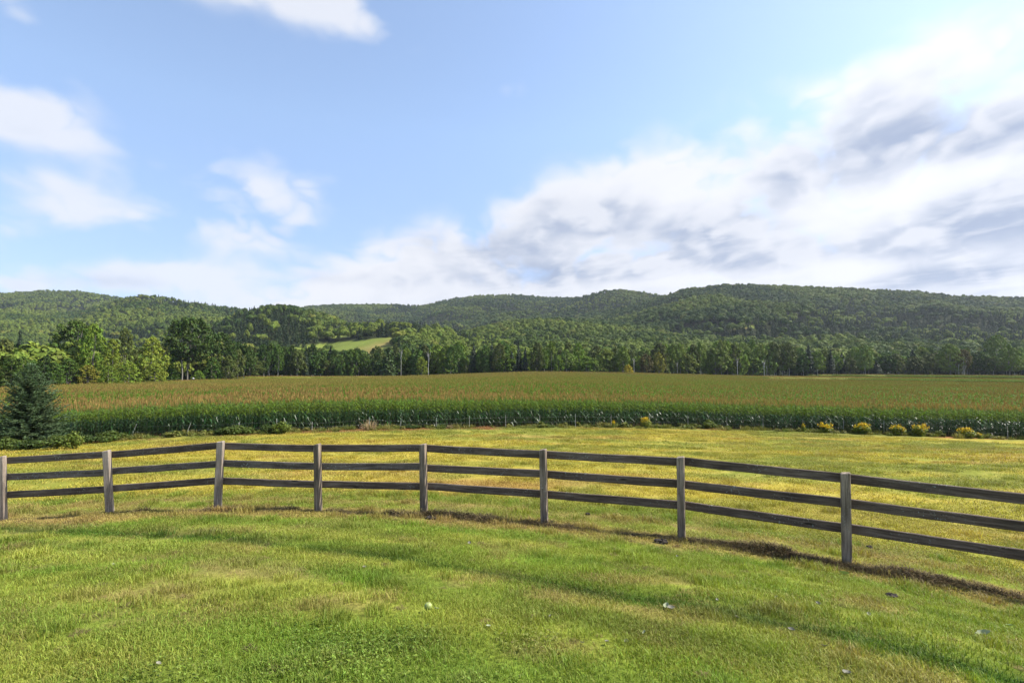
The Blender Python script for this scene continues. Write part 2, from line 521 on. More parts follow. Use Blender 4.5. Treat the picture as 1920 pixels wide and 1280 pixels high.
def ground_colour(x, y, z):
    f = fence_d(x, y)
    n = (fbm(x * .8, y * .8, 3, 60) - .5)
    c = lerp(lawn_colour(x, y), hay_colour(x, y), sstep(1.4, 2.6, f + n * 1.4))
    # rough green verge and bare red soil at the foot of the corn
    dy = corn_front_y(x) - y
    verge = (1 - sstep(1.6, 3.2, dy + n * 2)) * (f > 3)
    c = lerp(c, C3(.13, .15, .035), verge * .8)
    soilm = verge * sstep(.50, .62, fbm(x * .22, y * .3, 3, 61) + .22 * (x < -9)) * (dy < 2.2)
    c = lerp(c, C3(.27, .12, .055), soilm * .85)
    r = np.hypot(x, y)
    incorn = (dy < 0) & (r < corn_far_r(x, y)) & (y > 20)
    c = np.where(incorn[..., None], C3(.085, .055, .032), c)
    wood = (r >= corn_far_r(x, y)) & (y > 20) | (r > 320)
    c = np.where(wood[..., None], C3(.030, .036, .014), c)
    mm = meadow_mask(x, y, z)
    mc = lerp(C3(.150, .185, .036), C3(.24, .175, .065), .8 * sstep(.62, .82, fbm(x / 30, y / 30, 3, 70) + np.clip((x + 125) / 250, -.2, .25)))
    mc = mc * (.72 + .5 * fbm(x / 9, y / 5, 4, 72))[..., None]
    c = np.where(mm[..., None] & wood[..., None], mc, c)
    return c


# ------------------------------------------------------------------ mesh helpers
def tag(o, label, cat=None, group=None, kind=None):
    if label: o['label'] = label
    if cat: o['category'] = cat
    if group: o['group'] = group
    if kind: o['kind'] = kind
    return o


def link(o, parent=None):
    COL.objects.link(o)
    if parent is not None:
        o.parent = parent
    return o


def empty(name, loc, label, cat, group=None):
    o = bpy.data.objects.new(name, None)
    o.location = loc; o.empty_display_size = 0.3
    link(o)
    return tag(o, label, cat, group)


class MB:
    """Collects faces with a material index and a random value each."""
    def __init__(self):
        self.v = []; self.f = []; self.m = []; self.r = []; self.n = 0

    def add(self, verts, faces, mat=0, rnd=None):
        verts = np.asarray(verts, float).reshape(-1, 3)
        self.v.append(verts)
        for k, fc in enumerate(faces):
            self.f.append([int(i) + self.n for i in fc]); self.m.append(mat)
            self.r.append(random.random() if rnd is None else (rnd if np.isscalar(rnd) else rnd[k]))
        self.n += len(verts)

    def quads(self, cen, nor, w, h, mat=0, rnd=None, up=None, spin=True):
        """One quad per row: centre, normal, half sizes."""
        cen = np.asarray(cen, float); nor = np.asarray(nor, float)
        n = len(cen)
        nor = nor / np.maximum(np.linalg.norm(nor, axis=1, keepdims=True), 1e-9)
        a = RNG.normal(size=(n, 3)) if up is None else np.broadcast_to(np.asarray(up, float), (n, 3)) + (RNG.normal(size=(n, 3)) * .2)
        t = np.cross(nor, a); t /= np.maximum(np.linalg.norm(t, axis=1, keepdims=True), 1e-9)
        b = np.cross(nor, t)
        w = np.broadcast_to(np.asarray(w, float), (n,))[:, None]; h = np.broadcast_to(np.asarray(h, float), (n,))[:, None]
        k = lambda: 0.75 + 0.5 * RNG.random((n, 1))
        V = np.stack([cen - t * w * k() - b * h * k(), cen + t * w * k() - b * h * k(), cen + t * w * k() + b * h * k(), cen - t * w * k() + b * h * k()], 1).reshape(-1, 3)
        self.v.append(V)
        base = self.n + np.arange(n) * 4
        self.f += np.stack([base, base + 1, base + 2, base + 3], 1).tolist()
        self.m += [mat] * n
        self.r += (RNG.random(n) if rnd is None else np.broadcast_to(rnd, (n,))).tolist()
        self.n += 4 * n

    def tube(self, pts, rad, sides=6, mat=0, cap=True, rnd=None):
        pts = [Vector(p) for p in pts]
        V = []; F = []
        rr = random.random() if rnd is None else rnd
        for i, p in enumerate(pts):
            d = (pts[min(i + 1, len(pts) - 1)] - pts[max(i - 1, 0)])
            d = d.normalized() if d.length > 1e-9 else Vector((0, 0, 1))
            a = d.orthogonal().normalized() if abs(d.z) < .9 else d.cross(Vector((0, 1, 0))).normalized()
            b = d.cross(a)
            for k in range(sides):
                t = 2 * math.pi * k / sides
                V.append(tuple(p + (a * math.cos(t) + b * math.sin(t)) * rad[i]))
        for i in range(len(pts) - 1):
            for k in range(sides):
                q = (k + 1) % sides
                F.append((i * sides + k, i * sides + q, (i + 1) * sides + q, (i + 1) * sides + k))
        if cap:
            F.append(tuple(range((len(pts) - 1) * sides, len(pts) * sides)))
        self.add(V, F, mat, rr)

    def strip(self, pts, widths, side, mat=0, rnd=None):
        """A ribbon along pts, widened along the side vectors."""
        V = []; F = []
        rr = random.random() if rnd is None else rnd
        for p, w, s in zip(pts, widths, side):
            V += [np.asarray(p) - np.asarray(s) * w, np.asarray(p) + np.asarray(s) * w]
        for i in range(len(pts) - 1):
            F.append((2 * i, 2 * i + 1, 2 * i + 3, 2 * i + 2))
        self.add(V, F, mat, rr)

    def mesh(self, name, mats, smooth=False):
        me = bpy.data.meshes.new(name)
        V = np.concatenate(self.v) if self.v else np.zeros((0, 3))
        me.from_pydata(V.tolist(), [], self.f)
        for m in mats:
            me.materials.append(m)
        me.polygons.foreach_set('material_index', np.array(self.m, np.int32))
        at_ = me.attributes.new('rnd', 'FLOAT', 'FACE')
        at_.data.foreach_set('value', np.array(self.r, np.float32))
        if smooth:
            me.polygons.foreach_set('use_smooth', np.ones(len(me.polygons), bool))
        me.update()
        return me

    def obj(self, name, mats, parent=None, smooth=False, loc=None):
        o = bpy.data.objects.new(name, self.mesh(name, mats, smooth))
        if loc is not None:
            o.location = loc
        return link(o, parent)


# ------------------------------------------------------------------ materials
def new_mat(name):
    m = bpy.data.materials.new(name)
    m.use_nodes = True
    g = NT(m.node_tree)
    for x in list(g.n):
        g.n.remove(x)
    return m, g


def foliage_mat(name, colour=None, source='CONST', transl=0.3, rough=0.55, spec=0.25, vary=0.6, scale=None, hue=0.06, mow=False):
    """Leaf material: source CONST (colour), OBJECT (object colour), INSTANCE (tint of the instancer)."""
    m, g = new_mat(name)
    if source == 'CONST':
        rgb = g.new('ShaderNodeRGB'); rgb.outputs[0].default_value = (*colour, 1); c = rgb.outputs[0]
    elif source == 'OBJECT':
        c = g.new('ShaderNodeObjectInfo').outputs['Color']
    else:
        a = g.new('ShaderNodeAttribute', attribute_type='INSTANCER', attribute_name='tint'); c = a.outputs['Color']
        if colour is not None:
            c = g.vmath('MULTIPLY', c, colour)
    ra = g.new('ShaderNodeAttribute', attribute_type='GEOMETRY', attribute_name='rnd').outputs['Fac']
    k = g.rng(ra, 0, 1, 1 - vary / 2, 1 + vary / 2)
    if scale:
        geo = g.new('ShaderNodeNewGeometry')
        k = g.math('MULTIPLY', k, g.rng(g.noise(geo.outputs['Position'], scale, 2.0), .3, .7, .75, 1.25))
    c = g.vmath('MULTIPLY', c, g.mix(1.0, (0, 0, 0, 1), k))
    if mow:
        c = g.vmath('MULTIPLY', c, mow_factor(g))
    hs = g.new('ShaderNodeHueSaturation')
    g.put(hs.inputs['Hue'], g.rng(ra, 0, 1, .5 - hue / 2, .5 + hue / 2)); g.put(hs.inputs['Color'], c)
    c = hs.outputs[0]
    p = g.new('ShaderNodeBsdfPrincipled')
    g.put(p.inputs['Base Color'], c); p.inputs['Roughness'].default_value = rough
    p.inputs['Specular IOR Level'].default_value = spec
    out = g.new('ShaderNodeOutputMaterial')
    if transl > 0:
        tr = g.new('ShaderNodeBsdfTranslucent')
        g.put(tr.inputs[0], g.vmath('MULTIPLY', c, (1.15, 1.2, .6)))
        mx = g.new('ShaderNodeMixShader'); mx.inputs[0].default_value = transl
        g.l.new(p.outputs[0], mx.inputs[1]); g.l.new(tr.outputs[0], mx.inputs[2])
        g.l.new(mx.outputs[0], out.inputs[0])
    else:
        g.l.new(p.outputs[0], out.inputs[0])
    return m


def bark_mat(name, a, b, scale=3.0):
    m, g = new_mat(name)
    tc = g.new('ShaderNodeTexCoord')
    mp = g.new('ShaderNodeMapping'); mp.inputs['Scale'].default_value = (scale, scale, scale * .25)
    g.l.new(tc.outputs['Object'], mp.inputs[0])
    n = g.noise(mp.outputs[0], 2.0, 5.0, .6)
    p = g.new('ShaderNodeBsdfPrincipled'); p.inputs['Roughness'].default_value = .85; p.inputs['Specular IOR Level'].default_value = .15
    g.put(p.inputs['Base Color'], g.ramp(n, [(.3, a), (.7, b)]))
    bp = g.new('ShaderNodeBump'); bp.inputs['Strength'].default_value = .5; bp.inputs['Distance'].default_value = .02
    g.put(bp.inputs['Height'], n); g.l.new(bp.outputs[0], p.inputs['Normal'])
    out = g.new('ShaderNodeOutputMaterial'); g.l.new(p.outputs[0], out.inputs[0])
    return m


def wood_mat(name, dark, light, lichen=0.0, axis=0, rough=.8):
    """Weathered board: grain along one local axis, knots, cracks and lichen specks."""
    m, g = new_mat(name)
    tc = g.new('ShaderNodeTexCoord')
    oi = g.new('ShaderNodeObjectInfo')
    off = g.vmath('MULTIPLY', g.mix(1.0, (0, 0, 0, 1), oi.outputs['Random']), (37.0, 19.0, 53.0))
    sc = [14, 14, 14]; sc[axis] = 0.9
    co = g.vmath('ADD', g.vmath('MULTIPLY', tc.outputs['Object'], tuple(sc)), off)
    co1 = g.vmath('ADD', tc.outputs['Object'], off)
    grain = g.noise(co, 2.6, 8.0, .68, .3)
    streak = g.noise(co, 0.8, 4.0, .6, .6)
    blot = g.noise(co1, 2.3, 4.0, .6)
    c = g.ramp(g.math('ADD', g.math('MULTIPLY', grain, .55), g.math('MULTIPLY', streak, .45)), [(.30, tuple(v * .45 for v in dark)), (.46, dark), (.66, light)])
    c = g.vmath('MULTIPLY', c, g.mix(1.0, (0, 0, 0, 1), g.rng(blot, .25, .75, .62, 1.3)))
    crack = g.rng(g.noise(co, 1.7, 2.0, .5, 1.2), .485, .5, 0, 1)
    crack2 = g.rng(g.noise(co, 1.7, 2.0, .5, 1.2), .515, .5, 0, 1)
    ck = g.math('MULTIPLY', g.math('MULTIPLY', crack, crack2), g.rng(blot, .5, .62, 0, .85))
    c = g.mix(ck, c, (.008, .007, .006, 1))
    kn = g.new('ShaderNodeTexVoronoi'); ks = [9, 9, 9]; ks[axis] = 2.0
    g.put(kn.inputs['Vector'], g.vmath('ADD', g.vmath('MULTIPLY', tc.outputs['Object'], tuple(ks)), off)); kn.inputs['Scale'].default_value = .55
    knot = g.rng(kn.outputs['Distance'], .06, .10, .85, 0)
    c = g.mix(knot, c, (.012, .010, .008, 1))
    if lichen > 0:
        ln = g.noise(co1, 34.0, 3.0, .7)
        lm = g.math('MULTIPLY', g.rng(ln, .60, .66, 0, 1), g.rng(g.noise(co1, 1.6, 3.0, .6), .52 - lichen * .2, .66, 0, 1))
        c = g.mix(lm, c, (.33, .36, .32, 1))
    p = g.new('ShaderNodeBsdfPrincipled'); p.inputs['Roughness'].default_value = rough; p.inputs['Specular IOR Level'].default_value = .25
    g.put(p.inputs['Base Color'], c)
    bp = g.new('ShaderNodeBump'); bp.inputs['Strength'].default_value = .7; bp.inputs['Distance'].default_value = .006
    g.put(bp.inputs['Height'], g.math('SUBTRACT', grain, ck)); g.l.new(bp.outputs[0], p.inputs['Normal'])
    out = g.new('ShaderNodeOutputMaterial'); g.l.new(p.outputs[0], out.inputs[0])
    return m


def plain_mat(name, c, rough=.7, metal=0.0):
    m, g = new_mat(name)
    p = g.new('ShaderNodeBsdfPrincipled')
    tc = g.new('ShaderNodeTexCoord')
    n = g.noise(tc.outputs['Object'], 12.0, 4.0, .6)
    g.put(p.inputs['Base Color'], g.ramp(n, [(.3, tuple(v * .6 for v in c)), (.7, tuple(min(1, v * 1.15) for v in c))]))
    p.inputs['Roughness'].default_value = rough; p.inputs['Metallic'].default_value = metal
    out = g.new('ShaderNodeOutputMaterial'); g.l.new(p.outputs[0], out.inputs[0])
    return m


M_LEAF_O = foliage_mat('leaf_by_tree', source='OBJECT', transl=.14, vary=.9, spec=.08)
M_NEEDLE_O = foliage_mat('needle_by_tree', source='OBJECT', transl=.08, vary=.7, rough=.6)
M_LEAF_I = foliage_mat('leaf_forest', source='INSTANCE', transl=.10, vary=.9, spec=.08)
M_GRASS = foliage_mat('grass_blade', source='INSTANCE', transl=.30, vary=.6, rough=.55, spec=.2, hue=.04, mow=True)
M_CLOVER = foliage_mat('clover_leaf', (1.0, .95, .9), source='INSTANCE', transl=.25, vary=.8, rough=.5, spec=.25)
M_THATCH = foliage_mat('dry_grass', source='INSTANCE', transl=.15, vary=.9, rough=.8, spec=.1)
M_CORN_LEAF = foliage_mat('corn_leaf', (.026, .062, .011), transl=.18, rough=.40, spec=.36, vary=1.1, hue=.05)  # lower leaves: shade in the rows and pale glints put into the colour
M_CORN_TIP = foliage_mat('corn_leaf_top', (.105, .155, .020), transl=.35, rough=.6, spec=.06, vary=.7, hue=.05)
M_CORN_FAR = foliage_mat('corn_leaf_far', (.105, .118, .020), transl=.3, rough=.7, spec=.03, vary=.7)
M_CORN_YEL = foliage_mat('corn_leaf_yellow', (.26, .25, .035), transl=.35, rough=.45, spec=.3, vary=.6)
M_TASSEL = foliage_mat('corn_tassel', (.32, .205, .070), transl=.2, rough=.8, spec=.1, vary=.7, hue=.04)
M_TASSEL_F = foliage_mat('corn_tassel_far', source='INSTANCE', transl=.2, rough=.8, spec=.1, vary=.7, hue=.04)
M_STALK = foliage_mat('corn_stalk', (.10, .15, .045), transl=0, rough=.5, vary=.4)
M_BARK = bark_mat('bark_grey', (.10, .09, .075), (.26, .24, .20))
M_BARK_P = bark_mat('bark_pale', (.26, .24, .21), (.62, .60, .55))
M_BARK_D = bark_mat('bark_dark', (.035, .03, .024), (.10, .085, .07))
M_FLOWER = foliage_mat('goldenrod_flower', (.62, .42, .020), transl=.15, rough=.7, spec=.1, vary=.6, hue=.05)
M_WEED = foliage_mat('weed_leaf', source='OBJECT', transl=.3, vary=.8)
M_DRY = foliage_mat('dry_stem', (.42, .30, .17), transl=.05, rough=.8, spec=.1, vary=.7)
M_RAIL = wood_mat('rail_wood', (.092, .066, .048), (.23, .18, .14), 0.25, 0)
M_RAIL_L = wood_mat('rail_wood_lichen', (.096, .075, .060), (.25, .205, .17), 1.2, 0)
M_POST = wood_mat('post_wood', (.15, .115, .082), (.40, .32, .245), 0.1, 2)
M_POST_L = wood_mat('post_wood_grey', (.20, .16, .125), (.46, .385, .315), 0.2, 2)
M_STAKE = bark_mat('stake_wood', (.30, .28, .25), (.62, .60, .56), 8)
M_WIRE = plain_mat('wire_metal', (.35, .35, .35), .45, .8)


# ------------------------------------------------------------------ ground sheet
def build_ground():
    fine = np.arange(-66, 66.01, 0.36)
    coarse = np.arange(70, 291, 5.0)
    az = np.radians(np.concatenate([fine, coarse]))
    rr = [0.4]
    while rr[-1] < 4200:
        r = rr[-1]
        rr.append(r * (1.026 if r < 330 else 1.018) if r < 2200 else r * 1.08)
    rr = np.array(rr)
    A, Rr = np.meshgrid(az, rr)
    X = Rr * np.sin(A); Y = Rr * np.cos(A)
    Z = H(X, Y)
    near = Rr < 60
    Z = Z + np.where(near, (fbm(X * 1.3, Y * 1.3, 4, 80) - .5) * .05 + (fbm(X * .25, Y * .25, 2, 81) - .5) * .10 * sstep(9, 20, Rr), 0)
    C = ground_colour(X, Y, Z)
    nr, na = X.shape
    V = np.stack([X, Y, Z], -1).reshape(-1, 3)
    V = np.vstack([V, [[0, 0, Hs(0.001, 0.001)]]])
    C = np.vstack([C.reshape(-1, 3), C.reshape(-1, 3)[:1]])
    i = np.arange(nr - 1)[:, None] * na; j = np.arange(na)[None]; k = (np.arange(na) + 1)[None] % na
    Q = np.stack([i + j, i + na + j, i + na + k, i + k], -1).reshape(-1, 4)
    faces = Q.tolist() + [[int(len(V) - 1), int(q), int((q + 1) % na)] for q in range(na)]
    me = bpy.data.meshes.new('ground')
    me.from_pydata(V.tolist(), [], faces)
    ca = me.color_attributes.new('tone', 'FLOAT_COLOR', 'POINT')
    ca.data.foreach_set('color', np.hstack([C, np.ones((len(C), 1))]).astype(np.float32).ravel())
    me.polygons.foreach_set('use_smooth', np.ones(len(me.polygons), bool))
    m, g = new_mat('ground_turf')
    a = g.new('ShaderNodeAttribute', attribute_type='GEOMETRY', attribute_name='tone')
    geo = g.new('ShaderNodeNewGeometry')
    n1 = g.noise(geo.outputs['Position'], 22.0, 5.0, .65)
    n2 = g.noise(geo.outputs['Position'], 2.4, 4.0, .6)
    c = g.vmath('MULTIPLY', a.outputs['Color'], g.mix(1.0, (0, 0, 0, 1), g.rng(n1, .3, .7, .55, 1.25)))
    c = g.vmath('MULTIPLY', c, g.mix(1.0, (0, 0, 0, 1), g.rng(n2, .3, .7, .8, 1.2)))
    c = g.vmath('MULTIPLY', c, mow_factor(g))
    p = g.new('ShaderNodeBsdfPrincipled'); p.inputs['Roughness'].default_value = .95; p.inputs['Specular IOR Level'].default_value = .05
    g.put(p.inputs['Base Color'], c)
    bp = g.new('ShaderNodeBump'); bp.inputs['Strength'].default_value = .8; bp.inputs['Distance'].default_value = .03
    g.put(bp.inputs['Height'], n1); g.l.new(bp.outputs[0], p.inputs['Normal'])
    out = g.new('ShaderNodeOutputMaterial'); g.l.new(p.outputs[0], out.inputs[0])
    me.materials.append(m)
    o = link(bpy.data.objects.new('ground', me))
    tag(o, 'grassy ground sloping to the fields and wooded hills', 'ground', None, 'structure')


build_ground()


def gz(x, y):
    """Ground height with the small bumps of the near sheet."""
    x = np.asarray(x, float); y = np.asarray(y, float)
    r = np.hypot(x, y)
    return H(x, y) + np.where(r < 60, (fbm(x * 1.3, y * 1.3, 4, 80) - .5) * .05 + (fbm(x * .25, y * .25, 2, 81) - .5) * .10 * sstep(9, 20, r), 0)


def gzs(x, y):
    return float(gz(np.array([x]), np.array([y]))[0])


# ------------------------------------------------------------------ scattering (only for stuff)
def euler_np(Rm):
    """XYZ Euler angles of (n,3,3) matrices."""
    sy = np.hypot(Rm[:, 0, 0], Rm[:, 1, 0])
    return np.stack([np.arctan2(Rm[:, 2, 1], Rm[:, 2, 2]), np.arctan2(-Rm[:, 2, 0], sy), np.arctan2(Rm[:, 1, 0], Rm[:, 0, 0])], 1)


def slope_rot(x, y, yaw, e=.15, full=1.0):
    gx = (gz(x + e, y) - gz(x - e, y)) / (2 * e) * full; gy = (gz(x, y + e) - gz(x, y - e)) / (2 * e) * full
    nz = np.stack([-gx, -gy, np.ones_like(gx)], 1); nz /= np.linalg.norm(nz, axis=1, keepdims=True)
    ax = np.stack([np.cos(yaw), np.sin(yaw), np.zeros_like(yaw)], 1)
    ay = np.cross(nz, ax); ay /= np.linalg.norm(ay, axis=1, keepdims=True)
    ax = np.cross(ay, nz)
    return euler_np(np.stack([ax, ay, nz], 2))


def scatter(name, pts, rot, scl, idx, tint, protos, label, cat):
    """ONE object of kind stuff that repeats a few prototype meshes over its points."""
    me = bpy.data.meshes.new(name)
    n = len(pts)
    me.vertices.add(n)
    me.vertices.foreach_set('co', np.asarray(pts, np.float32).ravel())
    def att(nm, typ, key, val):
        a = me.attributes.new(nm, typ, 'POINT'); a.data.foreach_set(key, val)
    scl = np.asarray(scl, np.float32)
    if scl.ndim == 1:
        scl = np.repeat(scl[:, None], 3, 1)
    att('rot', 'FLOAT_VECTOR', 'vector', np.asarray(rot, np.float32).ravel())
    att('scl', 'FLOAT_VECTOR', 'vector', scl.ravel())
    att('idx', 'INT', 'value', np.asarray(idx, np.int32))
    att('tint', 'FLOAT_COLOR', 'color', np.hstack([np.asarray(tint, np.float32), np.ones((n, 1), np.float32)]).ravel())
    o = link(bpy.data.objects.new(name, me))
    tag(o, label, cat, None, 'stuff')
    ng = bpy.data.node_groups.new(name + '_nodes', 'GeometryNodeTree')
    ng.interface.new_socket('Geometry', in_out='INPUT', socket_type='NodeSocketGeometry')
    ng.interface.new_socket('Geometry', in_out='OUTPUT', socket_type='NodeSocketGeometry')
    N, Lk = ng.nodes, ng.links
    gi = N.new('NodeGroupInput'); go = N.new('NodeGroupOutput'); jn = N.new('GeometryNodeJoinGeometry')
    def named(nm, typ):
        x = N.new('GeometryNodeInputNamedAttribute'); x.data_type = typ; x.inputs[0].default_value = nm; return x.outputs[0]
    r_, s_, i_ = named('rot', 'FLOAT_VECTOR'), named('scl', 'FLOAT_VECTOR'), named('idx', 'INT')
    er = N.new('FunctionNodeEulerToRotation'); Lk.new(r_, er.inputs[0])
    for k, po in enumerate(protos):
        oi = N.new('GeometryNodeObjectInfo'); oi.inputs['Object'].default_value = po; oi.inputs['As Instance'].default_value = True
        cp = N.new('FunctionNodeCompare'); cp.data_type = 'INT'; cp.operation = 'EQUAL'
        isock = [s for s in cp.inputs if s.enabled]
        Lk.new(i_, isock[0]); isock[1].default_value = k
        ip = N.new('GeometryNodeInstanceOnPoints')
        Lk.new(gi.outputs[0], ip.inputs['Points']); Lk.new(cp.outputs[0], ip.inputs['Selection'])
        Lk.new(oi.outputs['Geometry'], ip.inputs['Instance']); Lk.new(er.outputs[0], ip.inputs['Rotation']); Lk.new(s_, ip.inputs['Scale'])
        Lk.new(ip.outputs[0], jn.inputs[0])
    Lk.new(jn.outputs[0], go.inputs[0])
    md = o.modifiers.new('scatter', 'NODES'); md.node_group = ng
    return o


def proto(mb, name, mats):
    return bpy.data.objects.new(name, mb.mesh(name, mats))      # never linked: only a source mesh


# ------------------------------------------------------------------ grass
def blade(mb, x, y, h, w, lean, mat=0, z0=0.0):
    a = random.uniform(0, 6.283); b = a + 1.57 + random.uniform(-.6, .6)
    dx, dy = math.cos(a), math.sin(a); sx, sy = math.cos(b), math.sin(b)
    p = [(x, y, z0 - .01), (x + dx * lean * .35, y + dy * lean * .35, z0 + h * .6), (x + dx * lean, y + dy * lean, z0 + h)]
    V = [(p[0][0] - sx * w, p[0][1] - sy * w, p[0][2]), (p[0][0] + sx * w, p[0][1] + sy * w, p[0][2]),
         (p[1][0] + sx * w * .8, p[1][1] + sy * w * .8, p[1][2]), (p[1][0] - sx * w * .8, p[1][1] - sy * w * .8, p[1][2]), p[2]]
    mb.add(V, [(0, 1, 2, 3), (3, 2, 4)], mat, random.random())


def disc_pt(r):
    t = random.uniform(0, 6.283); q = r * random.random() ** .62
    return q * math.cos(t), q * math.sin(t)


def grass_protos():
    out = []
    for k in range(4):                                       # mown turf
        mb = MB()
        for _ in range(230):
            x, y = disc_pt(.27); h = random.uniform(.013, .036)
            blade(mb, x, y, h, random.uniform(.0016, .0028), random.uniform(.008, .035))
        for _ in range(35):                                  # cut stems lying flat
            x, y = disc_pt(.27); blade(mb, x, y, .008, .0018, random.uniform(.04, .08), 1, .012)
        out.append(proto(mb, 'turf_patch', [M_GRASS, M_THATCH]))
    for k in range(2):                                       # clover
        mb = MB()
        for _ in range(60):
            x, y = disc_pt(.24); z = random.uniform(.02, .055); s = random.uniform(.004, .0075)
            a0 = random.uniform(0, 6.283)
            for q in range(3):
                a = a0 + q * 2.094
                cx, cy_ = x + math.cos(a) * s, y + math.sin(a) * s
                t1, t2 = random.uniform(-.005, .005), random.uniform(-.005, .005)
                V = [(cx + math.cos(a + b) * s * .95, cy_ + math.sin(a + b) * s * .95, z + (t1 if b < 3 else t2)) for b in (0, 1.05, 2.1, 3.14, 4.19, 5.24)]
                mb.add(V, [(0, 1, 2, 3, 4, 5)], 1, random.random())
        for _ in range(120):
            x, y = disc_pt(.25); blade(mb, x, y, random.uniform(.02, .055), .002, random.uniform(.01, .04), 0)
        out.append(proto(mb, 'clover_patch', [M_GRASS, M_CLOVER]))
    for k in range(2):                                       # longer tuft
        mb = MB()
        for _ in range(120):
            x, y = disc_pt(.16); blade(mb, x, y, random.uniform(.05, .11), random.uniform(.002, .0035), random.uniform(.03, .09))
        out.append(proto(mb, 'grass_tuft', [M_GRASS, M_THATCH]))
    for k in range(2):                                       # heap of cut grass
        mb = MB()
        for _ in range(160):
            x, y = disc_pt(.16); r = math.hypot(x, y) / .16
            blade(mb, x, y, random.uniform(-.01, .02), random.uniform(.002, .0035), random.uniform(.05, .12), 0, .055 * max(0, 1 - r * r) * random.random())
        out.append(proto(mb, 'cut_grass_heap', [M_THATCH]))
    return out


def build_grass():
    pr = grass_protos()
    P, Ro, S, I, T = [], [], [], [], []

    def lay(x, y, s, i, t):
        P.append(np.stack([x, y, gz(x, y)], 1)); S.append(s); I.append(i); T.append(t)
        Ro.append(slope_rot(x, y, RNG.uniform(0, 6.283, len(x))))

    def sector(r0, r1, dens, lim=62):
        n = int(dens * R(2 * lim) / 2 * (r1 * r1 - r0 * r0))
        r = np.sqrt(RNG.uniform(r0 * r0, r1 * r1, n)); a = np.radians(RNG.uniform(-lim, lim, n))
        return r * np.sin(a), r * np.cos(a)

    # mown lawn, thinner with distance as the patches grow
    for r0, r1, dens, sc in ((1.2, 4.5, 42, 1.0), (4.5, 8, 20, 1.15), (8, 18, 9, 1.7)):
        x, y = sector(r0, r1, dens)
        k = fence_d(x, y) < 2.6
        x, y = x[k], y[k]
        n = len(x)
        cl = (RNG.random(n) < clover_mask(x, y) * .34) & (y < 7.5)
        lg = (~cl) & (RNG.random(n) < .10 + .25 * (fbm(x * .8, y * .8, 3, 90) > .58))
        idx = np.where(cl, RNG.integers(4, 6, n), np.where(lg, RNG.integers(6, 8, n), RNG.integers(0, 4, n)))
        t = lawn_colour(x, y) * (1.38 * RNG.uniform(.82, 1.18, n))[:, None]
        lay(x, y, sc * RNG.uniform(.8, 1.2, n) * np.where(idx >= 6, .7, 1), idx, t)
    # rough grass of the hay field
    for r0, r1, dens, sc in ((8, 16, 7.0, 2.1), (16, 28, 2.6, 3.0), (28, 52, 1.1, 4.4)):
        x, y = sector(r0, r1, dens)
        k = (fence_d(x, y) > 1.7) & (corn_front_y(x) - y > .4)
        x, y = x[k], y[k]
        n = len(x)
        z = gz(x, y)
        idx = np.where(RNG.random(n) < .25, RNG.integers(6, 8, n), RNG.integers(0, 4, n))
        t = ground_colour(x, y, z) * (1.1 * RNG.uniform(.8, 1.2, n))[:, None]
        lay(x, y, sc * RNG.uniform(.7, 1.2, n) * np.where(idx >= 6, .6, 1) , idx, t)
    P_, R_, S_, I_, T_ = np.concatenate(P), np.concatenate(Ro), np.concatenate(S), np.concatenate(I), np.concatenate(T)
    S3 = np.stack([S_, S_, np.where(S_ > 1.6, S_ * .62, S_)], 1)
    scatter('grass', P_, R_, S3, I_, T_, pr, 'short mown grass of the lawn and rough yellow grass beyond the rail fence', 'grass')
    # dark windrow of clippings along the posts
    P.clear(); Ro.clear(); S.clear(); I.clear(); T.clear()
    n = 1700
    x = RNG.uniform(-11.5, 7.6, n)
    dense = np.clip(.12 + .88 * sstep(-3, 5.2, x), 0, 1) * (.35 + 1.1 * (fbm(x * .9, x * 0, 3, 95) > .48))
    k = RNG.random(n) < dense
    x = x[k]; n = len(x)
    y = np.interp(x, FX, FY) - .16 - .05 * np.sin(x * 1.7) + RNG.normal(0, .09, n) + (fbm(x * 1.3, x * 0 + 9, 3, 98) - .5) * .3
    col = lerp(C3(.115, .088, .048), C3(.20, .14, .068), RNG.random(n) ** 1.5)
    lay(x, y, RNG.uniform(.4, 1.2, n) * (.6 + .55 * sstep(2.0, 5.0, x) + .8 * sstep(.4, .65, fbm(x * 1.6, x * 0 + 5, 3, 97))), RNG.integers(0, 2, n), col)
    n = 260                                                  # loose bits over the dry strip and the lawn
    x = RNG.uniform(-10, 8.5, n); y = np.interp(x, FX, FY) - np.abs(RNG.normal(.25, .5, n))
    lay(x, y, RNG.uniform(.2, .5, n), RNG.integers(0, 2, n), lerp(C3(.10, .08, .045), C3(.24, .16, .075), RNG.random(n)))
    x, y = sector(2.3, 9, 1.6, 50)
    k = fence_d(x, y) < -.3; x, y = x[k], y[k]; n = len(x)
    lay(x, y, RNG.uniform(.15, .5, n), RNG.integers(0, 2, n), lerp(C3(.12, .09, .05), C3(.27, .19, .09), RNG.random(n)))
    S_ = np.concatenate(S)
    scatter('grass_clippings', np.concatenate(P), np.concatenate(Ro), np.stack([S_, S_, S_ * 1.5], 1), np.concatenate(I), np.concatenate(T), pr[-2:],
            'dark and brown mown clippings lying in a line along the fence posts', 'clippings')


build_grass()


